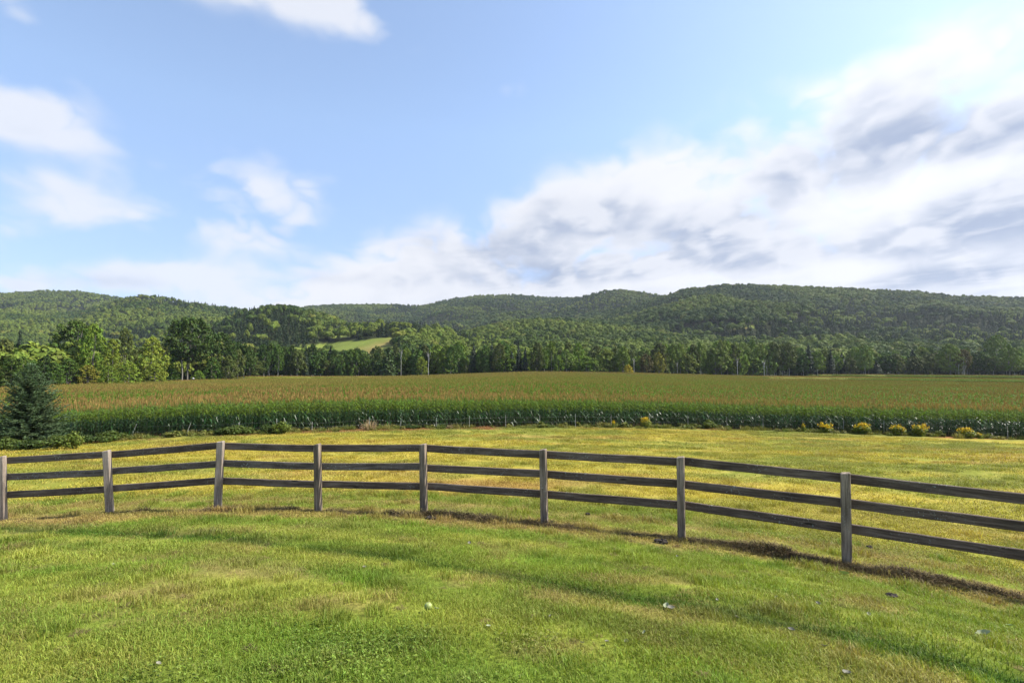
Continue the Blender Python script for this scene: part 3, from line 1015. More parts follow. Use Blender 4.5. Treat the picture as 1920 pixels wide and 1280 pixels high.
# ------------------------------------------------------------------ rail fence
def board(length, h, t, seed, nx=14):
    """A sawn board along +x with a wavering edge and small chamfers, centred in y and z."""
    rnd = random.Random(seed)
    mb = MB()
    c = .008
    prof = [(-t / 2, -h / 2 + c), (-t / 2, h / 2 - c), (-t / 2 + c, h / 2), (t / 2 - c, h / 2), (t / 2, h / 2 - c), (t / 2, -h / 2 + c), (t / 2 - c, -h / 2), (-t / 2 + c, -h / 2)]
    V = []; F = []
    w1, w2 = rnd.uniform(0, 6), rnd.uniform(0, 6)
    for i in range(nx + 1):
        x = length * i / nx
        sag = -.004 * math.sin(math.pi * i / nx) * rnd.uniform(.5, 1.2) + .0015 * math.sin(i * .9 + w1)
        bow = .002 * math.sin(i * .55 + w2)
        for (yy, zz) in prof:
            V.append((x, yy + bow, zz + sag + rnd.uniform(-.002, .002)))
    n = len(prof)
    for i in range(nx):
        for k in range(n):
            q = (k + 1) % n
            F.append((i * n + k, (i + 1) * n + k, (i + 1) * n + q, i * n + q))
    F.append(tuple(range(n))); F.append(tuple(range(nx * n, nx * n + n))[::-1])
    mb.add(V, F, 0, .5)
    return mb


def post_mesh(h, w, d, seed):
    """A squared post with worn corners and a slightly sloping top."""
    rnd = random.Random(seed)
    mb = MB(); V = []; F = []
    c = .012; nz = 10
    a, b = w / 2, d / 2
    prof = [(-a + c, -b), (a - c, -b), (a, -b + c), (a, b - c), (a - c, b), (-a + c, b), (-a, b - c), (-a, -b + c)]
    for i in range(nz + 1):
        z = -.35 + (h + .35) * i / nz
        k = 1 + rnd.uniform(-.02, .02)
        for (x, y) in prof:
            V.append((x * k, y * k + .003 * math.sin(i), z + (.008 * x / a + rnd.uniform(-.003, .003) if i == nz else 0)))
    n = len(prof)
    k = .82
    for (x, y) in prof:
        V.append((x * k, y * k, h + .010 + .008 * x / a))
    for i in range(nz + 1):
        for q in range(n):
            e = (q + 1) % n
            F.append((i * n + q, i * n + e, (i + 1) * n + e, (i + 1) * n + q))
    F.append(tuple(range((nz + 1) * n, (nz + 2) * n)))
    mb.add(V, F, 0, .5)
    return mb


def build_fence():
    c0 = POST_BASE[3]
    root = empty('rail_fence', (c0.x, c0.y, gzs(c0.x, c0.y)), 'weathered dark three-rail wooden fence curving across the lawn on squared posts', 'fence')
    root_m = Matrix.Translation(root.location)
    inv = root_m.inverted()
    pts = [(p.x, p.y) for p in POST_BASE]
    tops = [at(t[3], t[4], t[2]) for t in POSTS]
    # two more bays on either side, outside the picture
    ext_r = [(_r1.x, _r1.y), (_r2.x, _r2.y)]
    ext_l = [(-15.3, 11.3), (-13.0, 10.95)]
    full = ext_l + pts + ext_r
    heads = []
    for i, (x, y) in enumerate(full):
        z = gzs(x, y)
        j = i - len(ext_l)
        if 0 <= j < len(pts):
            top = tops[j]
        else:
            top = _r1.copy() if j == len(pts) else _r2.copy() if j == len(pts) + 1 else Vector((x, y, z + 1.33))
        base = Vector((x, y, z))
        axis = top - base
        h = axis.length
        # yaw follows the fence
        p0 = full[max(i - 1, 0)]; p1 = full[min(i + 1, len(full) - 1)]
        yaw = math.atan2(p1[1] - p0[1], p1[0] - p0[0])
        if j in (0, 1, 2):
            yaw += R(14)                                        # these posts turn their right side to the camera
        q = axis.normalized().to_track_quat('Z', 'Y')
        # keep yaw while tilting along the axis
        tilt = Vector((0, 0, 1)).rotation_difference(axis.normalized()).to_matrix()
        m3 = tilt @ Matrix.Rotation(yaw, 3, 'Z')
        o = post_mesh(h, .122 if j != 2 else .128, .115, 100 + i).obj('post', [M_POST_L if j in (0, 1, 2) else M_POST], root)
        o.matrix_local = inv @ (Matrix.Translation(base) @ m3.to_4x4())
        if j == 1:
            o['label'] = 'pale grey post leaning to one side'
        heads.append((base, top, yaw))
    # rails: three per bay, nailed to the far side of the posts
    dz = (.085, .445, .80)
    for i in range(len(full) - 1):
        (b0, t0, y0), (b1, t1, y1) = heads[i], heads[i + 1]
        for k in range(3):
            def hang(b, t):
                ax = (t - b).normalized()
                return t - ax * dz[k]
            a_, c_ = hang(b0, t0), hang(b1, t1)
            d = (c_ - a_); dxy = Vector((d.x, d.y, 0)).normalized()
            nrm = Vector((-dxy.y, dxy.x, 0))                    # away from the camera
            if nrm.y < 0:
                nrm = -nrm
            jit = random.Random(i * 7 + k)
            a_ = a_ + nrm * .083 - dxy * .008 + Vector((0, 0, jit.uniform(-.012, .012)))
            c_ = c_ + nrm * .083 + dxy * (-.012) + Vector((0, 0, jit.uniform(-.012, .012)))
            d = c_ - a_
            xax = d.normalized(); yax = (nrm - xax * nrm.dot(xax)).normalized(); zax = xax.cross(yax)
            if zax.z < 0:
                zax = -zax; yax = -yax
            m = Matrix((xax, yax, zax)).transposed().to_4x4(); m.translation = a_
            o = board(d.length, .138, .038, i * 10 + k).obj('rail', [M_RAIL_L if (i <= 5 and k == 1) else M_RAIL], root)
            o.matrix_local = inv @ m


build_fence()


# ------------------------------------------------------------------ corn
def corn_plant(mb, x, y, seed, hi=True, tassel=1.0, lean=.03, mats=(0, 1, 2, 3), hscale=1.0):
    """One corn plant: stalk, arching leaves, tassel."""
    rnd = random.Random(seed)
    ml, mt, mta, ms = mats
    h = rnd.uniform(2.08, 2.34) * hscale
    lx, ly = rnd.gauss(0, lean), rnd.gauss(0, lean)
    if hi:
        mb.tube([(x, y, -.05), (x + lx * .5, y + ly * .5, h * .5), (x + lx, y + ly, h)], [.016, .013, .007], 5, ms)
    a0 = rnd.uniform(0, 6.283)
    nl = 10 if hi else 6
    for k in range(nl):
        t = (k + .5) / nl
        z = h * ((.10 + .86 * t) if hi else (.42 + .55 * t))
        a = a0 + (k % 2) * math.pi + rnd.gauss(0, .45)
        L = (rnd.uniform(.55, .85) * (1.15 - .55 * abs(t - .45))) * (1 if hi else 1.05)
        up = rnd.uniform(.5, .95) + .18 * t
        w = rnd.uniform(.030, .045) * (1 if hi else 1.5)
        dx, dy = math.cos(a), math.sin(a)
        px, py = x + lx * t, y + ly * t
        ns = 5 if hi else 3
        pts = []; sd = []
        for i in range(ns + 1):
            s = i / ns
            rad = L * (s * .75); zz = z + L * (up * s * .75 - 1.05 * s * s * rnd.uniform(.85, 1.15) * (1.05 - .35 * t))
            pts.append((px + dx * rad, py + dy * rad, zz))
            tw = .5 * s
            sd.append((-dy * math.cos(tw), dx * math.cos(tw), math.sin(tw) * .8))
        wd = [w * (.55 if i == 0 else 1.0 if i < ns * .6 else .75 if i < ns else .08) for i in range(ns + 1)]
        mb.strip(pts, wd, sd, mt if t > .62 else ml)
    if rnd.random() < tassel:
        n = 7 if hi else 4
        for k in range(n):
            a = rnd.uniform(0, 6.283); sp = rnd.uniform(.02, .13) if k else 0.0
            L = rnd.uniform(.28, .42)
            b = (x + lx, y + ly, h - .02)
            e = (b[0] + math.cos(a) * sp, b[1] + math.sin(a) * sp, b[2] + L * (1 - sp))
            s = (-math.sin(a), math.cos(a), 0)
            w = .008 if hi else .016
            mb.strip([b, ((b[0] + e[0]) / 2, (b[1] + e[1]) / 2, (b[2] + e[2]) / 2 + .02), e], [w * .5, w, w * .5], [s, s, s], mta)


CORN_M = [M_CORN_LEAF, M_CORN_TIP, M_TASSEL, M_STALK]


def build_corn():
    # the plants of the outermost row stand one by one
    metas = []
    for k in range(7):
        mb = MB(); corn_plant(mb, 0, 0, 500 + k, True, .3)
        metas.append(mb.mesh('corn_plant', CORN_M))
    seg = np.hypot(np.diff(CFX), np.diff(CFY)); cum = np.concatenate([[0], np.cumsum(seg)])
    # visible part of the front edge
    xs = np.linspace(at(92, 826, 38.5).x, at(1960, 824, 42).x, 300)
    for i, x in enumerate(xs):
        x = x + random.uniform(-.05, .05); y = float(corn_front_y(x)) + .12 + random.gauss(0, .05)
        o = bpy.data.objects.new('corn_plant', metas[i % 7])
        o.location = (x, y, gzs(x, y)); o.rotation_euler = (0, 0, random.uniform(0, 6.283))
        s = random.uniform(.93, 1.06); o.scale = (s, s, s)
        link(o)
        tag(o, 'tall green corn plant in the outermost row facing the hay field', 'corn plant', 'corn plants of the front row')
    # the rest of the field
    pr = []
    def patch(hi, n, size, tassel, mats, seed, name, hs=1.0):
        mb = MB(); rnd = random.Random(seed)
        rows = max(1, round(size / .75))
        for q in range(n):
            r = q % rows
            x = rnd.uniform(-size / 2, size / 2); y = -size / 2 + (r + .5) * size / rows + rnd.gauss(0, .04)
            corn_plant(mb, x, y, seed * 100 + q, hi, tassel, mats=(0, 1, 2, 3), hscale=hs * rnd.uniform(.95, 1.05))
        pr.append(proto(mb, name, mats))
    YEL = [M_CORN_TIP, M_CORN_YEL, M_TASSEL, M_STALK]
    for k in range(3):
        patch(True, 14, 1.5, .85, CORN_M, 10 + k, 'corn_rows')               # 0-2 near, full plants
    FARM = [M_CORN_FAR, M_CORN_TIP, M_TASSEL_F, M_STALK]
    for k in range(2):
        patch(False, 22, 2.0, .75, FARM, 20 + k, 'corn_rows_far')          # 3,4 tassels
    for k in range(2):
        patch(False, 22, 2.0, .40, FARM, 30 + k, 'corn_rows_green')        # 5,6 mostly leaves
    patch(False, 22, 2.0, .35, YEL, 40, 'corn_rows_yellow')                  # 7 yellowing
    P, I, S = [], [], []
    x0, x1 = CFX[0], CFX[-1]
    # near rows: a few patches deep behind the front row
    for d in np.arange(.95, 8.5, 1.5):
        x = np.arange(x0, x1, 1.45) + RNG.uniform(-.2, .2)
        y = corn_front_y(x) + d
        P.append(np.stack([x, y], 1)); I.append(RNG.integers(0, 3, len(x))); S.append(RNG.uniform(.95, 1.05, len(x)))
    # far rows on a grid
    gx, gy = np.meshgrid(np.arange(-330, 330, 2.0), np.arange(20, 300, 2.0))
    gx = gx.ravel() + RNG.uniform(-.3, .3, gx.size); gy = gy.ravel() + RNG.uniform(-.3, .3, gy.size)
    r = np.hypot(gx, gy)
    k = (gy > corn_front_y(gx) + 9.0) & (r < corn_far_r(gx, gy)) & (np.abs(np.arctan2(gx, gy)) < R(56)) & (gx > x0 * 3.0)
    gx, gy = gx[k], gy[k]
    n1 = fbm(gx * .018, gy * .055, 4, 120); n2 = fbm(gx * .3, gy * .3, 2, 121)
    red = sstep(.42, .56, n1 * .85 + n2 * .15)
    idx = np.where(RNG.random(len(gx)) < red, RNG.integers(3, 5, len(gx)), RNG.integers(5, 7, len(gx)))
    # yellowing ground along parts of the far edge
    edge = corn_far_r(gx, gy) - np.hypot(gx, gy)
    ppx, _ = to_px(gx, gy, np.zeros_like(gx))
    yel = ((ppx > 330) & (ppx < 700) & (edge < 34) | (ppx > 1440) & (ppx < 1660) & (edge < 130) & (edge > 20) | (edge < 8)) & (RNG.random(len(gx)) < .75)
    idx = np.where(yel, 7, idx)
    P.append(np.stack([gx, gy], 1)); I.append(idx); S.append(RNG.uniform(.93, 1.07, len(gx)))
    P = np.concatenate(P); I = np.concatenate(I); S = np.concatenate(S)
    z = gz(P[:, 0], P[:, 1])
    depth_in = P[:, 1] - corn_front_y(P[:, 0])
    tint = lerp(C3(.31, .185, .068), C3(.25, .215, .050), np.clip(sstep(10, 70, depth_in) * .75 + (fbm(P[:, 0] * .02, P[:, 1] * .06, 3, 133) - .5) * 1.2, 0, 1))
    rot = np.zeros((len(P), 3)); rot[:, 2] = RNG.integers(0, 2, len(P)) * math.pi + RNG.uniform(-.06, .06, len(P))
    scatter('cornfield', np.column_stack([P, z]), rot, S, I, tint, pr, 'broad field of tall corn with russet tassels behind its front row', 'cornfield')


build_corn()


# ------------------------------------------------------------------ trees
def gen_deciduous(seed, lobes=34, leaves=46, leaf=.055, base=.28, flat=.55, profile=1.0, forks=5, trunk_r=.022, bare=False, top=.5, nz=.45, low=.78, lr=(.085, .15), twin=False):
    lr_a, lr_b = lr
    """Unit tree: height 1, crown width 1. Returns (trunk builder, crown builder)."""
    rnd = random.Random(seed); rg = np.random.default_rng(seed)
    tr, cr = MB(), MB()
    # trunk and limbs
    zt = base + (1 - base) * .55
    bend = (rnd.uniform(-.04, .04), rnd.uniform(-.04, .04))
    pts = [(0, 0, -.02), (bend[0] * .3, bend[1] * .3, base * .6), (bend[0] * .7, bend[1] * .7, base + .1), (bend[0], bend[1], zt)]
    tr.tube(pts, [trunk_r * 1.25, trunk_r, trunk_r * .75, trunk_r * .3], 7)
    if twin:
        tr.tube([(.16, -.05, -.02), (.15, -.05, base * .6), (.20, -.06, base + .08), (.30, -.08, base + .28)], [trunk_r * 1.1, trunk_r * .9, trunk_r * .6, trunk_r * .2], 7)
        tr.tube([(.16, -.05, base * .7), (.08, -.10, base + .05), (-.02, -.16, base + .25)], [trunk_r * .6, trunk_r * .45, trunk_r * .15], 6)
    cen = []
    for k in range(lobes):
        t = (k + rnd.random()) / lobes                    # 0 bottom of the crown, 1 top
        z = base + (1 - base) * (.06 + .90 * t)
        env = (math.sin(math.pi * min(1, (.12 + .88 * t) ** profile)) ** top)
        rr = .5 * env * (.22 + .78 * rnd.random() ** .5) * .86
        a = k * 2.399 + rnd.uniform(-.5, .5)
        cen.append((math.cos(a) * rr, math.sin(a) * rr, z, env))
    for k in range(forks):
        c = cen[rnd.randrange(lobes)]
        z0 = base * rnd.uniform(.55, 1.0) + .1 * rnd.random()
        mid = (c[0] * .45, c[1] * .45, z0 + (c[2] - z0) * .55)
        tr.tube([(bend[0] * .5, bend[1] * .5, z0), mid, (c[0] * .9, c[1] * .9, c[2])], [trunk_r * .5, trunk_r * .35, trunk_r * .12], 5)
    if bare:
        return tr, cr
    for (x, y, z, env) in cen:
        lr = rnd.uniform(lr_a, lr_b) * (.6 + .5 * env)
        n = int(leaves * rnd.uniform(.7, 1.25))
        v = rg.normal(size=(n, 3)); v /= np.linalg.norm(v, axis=1, keepdims=True)
        q = rg.random(n) ** .4
        v[:, 2] = np.abs(v[:, 2]) * np.where(rg.random(n) < low, 1, -1)
        c = np.stack([x + v[:, 0] * lr * q, y + v[:, 1] * lr * q, z + v[:, 2] * lr * q * flat], 1)
        c[:, 2] -= .25 * lr * (np.hypot(c[:, 0] - x, c[:, 1] - y) / lr) ** 2
        nor = v * .7 + np.array([0, 0, .55]) + rg.normal(size=(n, 3)) * nz
        s = leaf * rg.uniform(.55, 1.15, n)
        shade = np.clip(rg.normal(.5 + rnd.uniform(-.16, .16), .16, n), 0, 1)
        cr.quads(c, nor, s * .55, s * .42, 0, shade)
    return tr, cr


def gen_dome(seed, n=760, leaf=.075, lobes=15):
    """A rounded far crown: leaf clumps over lobed domes, height 1, width 1."""
    rg = np.random.default_rng(seed)
    c = rg.normal(size=(lobes, 3)); c[:, 2] = np.abs(c[:, 2]) * .9; c /= np.linalg.norm(c, axis=1, keepdims=True)
    v = rg.normal(size=(n, 3)); v[:, 2] = np.where(v[:, 2] < -.35, -v[:, 2], v[:, 2]); v /= np.linalg.norm(v, axis=1, keepdims=True)
    d = np.linalg.norm(v[:, None] - c[None], axis=2); k = d.argmin(1); dm = d.min(1)
    r = .5 * (.98 - .42 * dm ** 1.5) * rg.uniform(.9, 1.04, n) * (1 + .12 * np.random.default_rng(seed + 1).normal(size=lobes)[k])
    p = v * r[:, None]; p[:, 2] = .48 + p[:, 2] * 1.02
    nor = v * .55 + (v - c[k]) * .9 + rg.normal(size=(n, 3)) * .22
    mb = MB(); s = leaf * rg.uniform(.6, 1.15, n)
    mb.quads(p, nor, s * .6, s * .5, 0, np.clip(.5 + np.random.default_rng(seed + 2).normal(size=lobes)[k] * .12 + rg.normal(size=n) * .14, 0, 1))
    return mb


def gen_conifer(seed, tiers=22, per=9, leaf=.05, droop=.25, base=.06, narrow=1.0, ragged=.25):
    rnd = random.Random(seed); rg = np.random.default_rng(seed)
    tr, cr = MB(), MB()
    tr.tube([(0, 0, -.02), (0, 0, .5), (0, 0, .98)], [.02, .013, .003], 6)
    for k in range(tiers):
        t = k / tiers
        z = base + (1 - base) * t ** .92
        rad = .5 * (1 - t) ** (.85 * narrow) * rnd.uniform(1 - ragged, 1 + ragged * .4) + .012
        n = max(4, int(per * (1 - .5 * t)))
        for q in range(n):
            a = q * 6.283 / n + k * 1.1 + rnd.uniform(-.3, .3)
            L = rad * rnd.uniform(.7, 1.08)
            m = max(2, int(L / (leaf * .42)))
            s = (np.arange(m) + .6) / m
            c = np.stack([np.cos(a) * L * s, np.sin(a) * L * s, z - droop * L * s + .22 * L * s * s + 0 * s], 1)
            c += rg.normal(size=c.shape) * leaf * .22
            nor = np.stack([np.cos(a) * .35 + rg.normal(size=m) * .4, np.sin(a) * .35 + rg.normal(size=m) * .4, np.ones(m)], 1)
            cr.quads(c, nor, leaf * .62 * (1.15 - .5 * s), leaf * .48, 0, np.clip(rg.normal(.32 + .32 * s, .15), 0, 1))
    return tr, cr


def build_forest():
    pr = []
    for k in range(5):
        cr = gen_dome(300 + k)
        pr.append(proto(cr, 'forest_crown', [M_LEAF_I]))
    for k in range(3):
        tr, cr = gen_conifer(320 + k, 15, 7, .085, .3, .05, .9 + .1 * k)
        pr.append(proto(cr, 'forest_conifer', [M_LEAF_I]))
    pts = []
    for r0, r1, cell in ((235, 700, 7.6), (700, 1250, 7.6), (1250, 2350, 9.0)):
        gx, gy = np.meshgrid(np.arange(-r1, r1, cell), np.arange(0, r1, cell))
        gx = gx.ravel(); gy = gy.ravel()
        gx = gx + RNG.uniform(-.42, .42, gx.size) * cell; gy = gy + RNG.uniform(-.42, .42, gy.size) * cell
        r = np.hypot(gx, gy); a = np.degrees(np.arctan2(gx, gy))
        k = (r >= r0) & (r < r1) & (np.abs(a) < 52)
        pts.append(np.stack([gx[k], gy[k]], 1))
    # the wood behind the left cluster starts nearer
    gx, gy = np.meshgrid(np.arange(-330, -60, 6.4), np.arange(80, 330, 6.4))
    gx = gx.ravel() + RNG.uniform(-2.6, 2.6, gx.size); gy = gy.ravel() + RNG.uniform(-2.6, 2.6, gy.size)
    r = np.hypot(gx, gy)
    k = (r < 235) & (np.degrees(np.arctan2(gx, gy)) > -54)
    pts.append(np.stack([gx[k], gy[k]], 1))
    P = np.concatenate(pts)
    x, y = P[:, 0], P[:, 1]
    r = np.hypot(x, y)
    back = np.where(to_px(x, y, np.zeros_like(x))[0] < 450, 22.0, 34.0)
    k = r > corn_far_r(x, y) + back
    x, y, r = x[k], y[k], r[k]
    z = H(x, y)
    k = ~meadow_mask(x, y, z, 1.0) | (RNG.random(len(x)) < .10)
    x, y, z, r = x[k], y[k], z[k], r[k]
    # no tall trees in front of the hillside clearing
    ppx, tpy = to_px(x, y, z + 13.0)
    k = ~((ppx > 543) & (ppx < 742) & (r < 470) & (tpy < 646 + (fbm(x / 12, y / 12, 2, 41) - .5) * 12))
    x, y, z, r = x[k], y[k], z[k], r[k]
    # leave out what hills hide
    ab = np.radians(np.arange(-54, 54.1, .5)); rb = np.arange(240, 2360, 10.0)
    A, B = np.meshgrid(ab, rb, indexing='ij')
    hz = (H(B * np.sin(A), B * np.cos(A)) + 5.0 - CAM_Z) / B
    mx = np.maximum.accumulate(hz, axis=1)
    ia = np.clip(np.round((np.arctan2(x, y) - ab[0]) / R(.5)).astype(int), 0, len(ab) - 1)
    ir = np.clip(((r - 240) / 10 - 2.5).astype(int), 0, len(rb) - 1)
    k = (z + 16 - CAM_Z) / r > mx[ia, ir] - .012
    x, y, z, r = x[k], y[k], z[k], r[k]
    n = len(x)
    # conifers gather in patches: on the knoll's near side, and in a belt at the foot of the right hill, its dark colour standing in for cloud shadow
    px, py = to_px(x, y, z)
    con = fbm(x / 170, y / 170, 4, 130)
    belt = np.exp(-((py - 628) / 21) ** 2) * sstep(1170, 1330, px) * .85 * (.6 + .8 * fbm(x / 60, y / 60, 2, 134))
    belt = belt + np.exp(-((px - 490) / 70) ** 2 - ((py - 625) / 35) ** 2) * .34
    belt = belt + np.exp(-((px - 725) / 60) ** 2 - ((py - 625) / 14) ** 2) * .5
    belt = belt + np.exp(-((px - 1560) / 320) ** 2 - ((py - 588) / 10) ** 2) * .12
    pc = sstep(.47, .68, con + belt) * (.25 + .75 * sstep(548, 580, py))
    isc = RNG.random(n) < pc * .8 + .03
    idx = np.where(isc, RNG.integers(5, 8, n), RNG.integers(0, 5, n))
    lite = fbm(x / 90, y / 90, 3, 140); per = RNG.random(n)
    t = lerp(C3(.032, .064, .012), C3(.155, .195, .028), np.clip(sstep(.34, .70, lite) * .62 + per ** 1.6 * .5, 0, 1))
    fresh = sstep(640, 655, py) * (1 - sstep(690, 700, py)) * sstep(800, 1000, px) * (1 - sstep(1300, 1500, px)) * .5
    t = lerp(t, C3(.145, .190, .026), fresh * (.4 + .6 * per))
    t = lerp(t, C3(.16, .165, .03), (per > .965) * .8)
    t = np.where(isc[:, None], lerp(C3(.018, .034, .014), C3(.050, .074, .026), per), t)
    h = np.where(isc, RNG.uniform(11, 16, n), RNG.uniform(7.5, 12.0, n)); w = np.where(isc, h * RNG.uniform(.42, .58, n), (5.2 + 10.0 * RNG.random(n) ** 1.5) * np.where((r > 700) & (px < 480), .85, 1))
    rot = np.zeros((n, 3)); rot[:, 2] = RNG.uniform(0, 6.283, n)
    print('forest trees', n)
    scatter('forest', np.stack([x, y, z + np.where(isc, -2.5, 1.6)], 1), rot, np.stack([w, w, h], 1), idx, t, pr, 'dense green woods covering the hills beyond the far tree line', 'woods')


build_forest()


# individual trees ---------------------------------------------------------------------------------
def tree_proto(gen, seed, leafm, barkm, **kw):
    tr, cr = gen(seed, **kw)
    return tr.mesh('trunk', [barkm], True), cr.mesh('crown', [leafm])


TP = {}
for k in range(3):
    TP['broad', k] = tree_proto(gen_deciduous, 400 + k, M_LEAF_O, M_BARK, lobes=105, leaves=62, leaf=.028, base=.20, flat=.5, forks=9, lr=(.055, .105))
    TP['tiered', k] = tree_proto(gen_deciduous, 410 + k, M_LEAF_O, M_BARK, lobes=110, leaves=52, leaf=.028, base=.04, flat=.30, profile=.8, forks=4, top=.62, lr=(.055, .11))
    TP['slim', k] = tree_proto(gen_deciduous, 420 + k, M_LEAF_O, M_BARK_P, lobes=48, leaves=52, leaf=.045, base=.26, flat=.75, forks=5, trunk_r=.012, lr=(.07, .125))
    TP['oval', k] = tree_proto(gen_deciduous, 430 + k, M_LEAF_O, M_BARK, lobes=56, leaves=55, leaf=.042, base=.12, flat=.7, forks=4, lr=(.07, .125))
    TP['fir', k] = tree_proto(gen_conifer, 440 + k, M_NEEDLE_O, M_BARK_D, tiers=26, per=10, leaf=.055)
TP['open', 0] = tree_proto(gen_deciduous, 451, M_LEAF_O, M_BARK, lobes=100, leaves=66, leaf=.028, base=.34, flat=.5, forks=16, trunk_r=.014, top=.40, lr=(.06, .115), profile=1.25, twin=True)
TP['open', 1] = tree_proto(gen_deciduous, 452, M_LEAF_O, M_BARK_P, lobes=44, leaves=60, leaf=.040, base=.42, flat=.6, forks=10, trunk_r=.016, top=.42)
TP['bare', 0] = (gen_deciduous(461, lobes=14, base=.72, forks=7, trunk_r=.022, bare=True)[0].mesh('trunk', [M_BARK_P], True), None)

GREENS = {'deep': (.040, .068, .013), 'mid': (.066, .108, .018), 'fresh': (.130, .185, .022), 'lime': (.160, .195, .024), 'pale': (.150, .190, .036), 'gold': (.19, .18, .026), 'amber': (.36, .29, .03),
          'rust': (.115, .095, .03), 'pine': (.024, .040, .017), 'olive': (.085, .100, .024)}
N_TREE = [0]


def plant(kind, var, px, depth, top_py, width_px, colour, name, label, group=None, jit=.24, cat='tree'):
    d = ray(px, 700)
    x, y = d.x * depth, depth
    z = gzs(x, y)
    top = at(px, top_py, depth).z
    h = max(3.0, top - z); w = width_px / FPX * depth
    root = empty(name, (x, y, z), label, cat, group)
    tm, cm = TP[kind, var]
    c = np.array(GREENS[colour]) * random.uniform(1 - jit, 1 + jit) * np.array((random.uniform(.9, 1.04), 1, 1))
    for nm, me in (('trunk', tm), ('crown', cm)):
        if me is None:
            continue
        o = bpy.data.objects.new(nm, me); link(o, root)
        o.color = (*c, 1)
    root.scale = (w, w, h); root.rotation_euler = (0, 0, random.uniform(0, 6.283))
    N_TREE[0] += 1
    return root


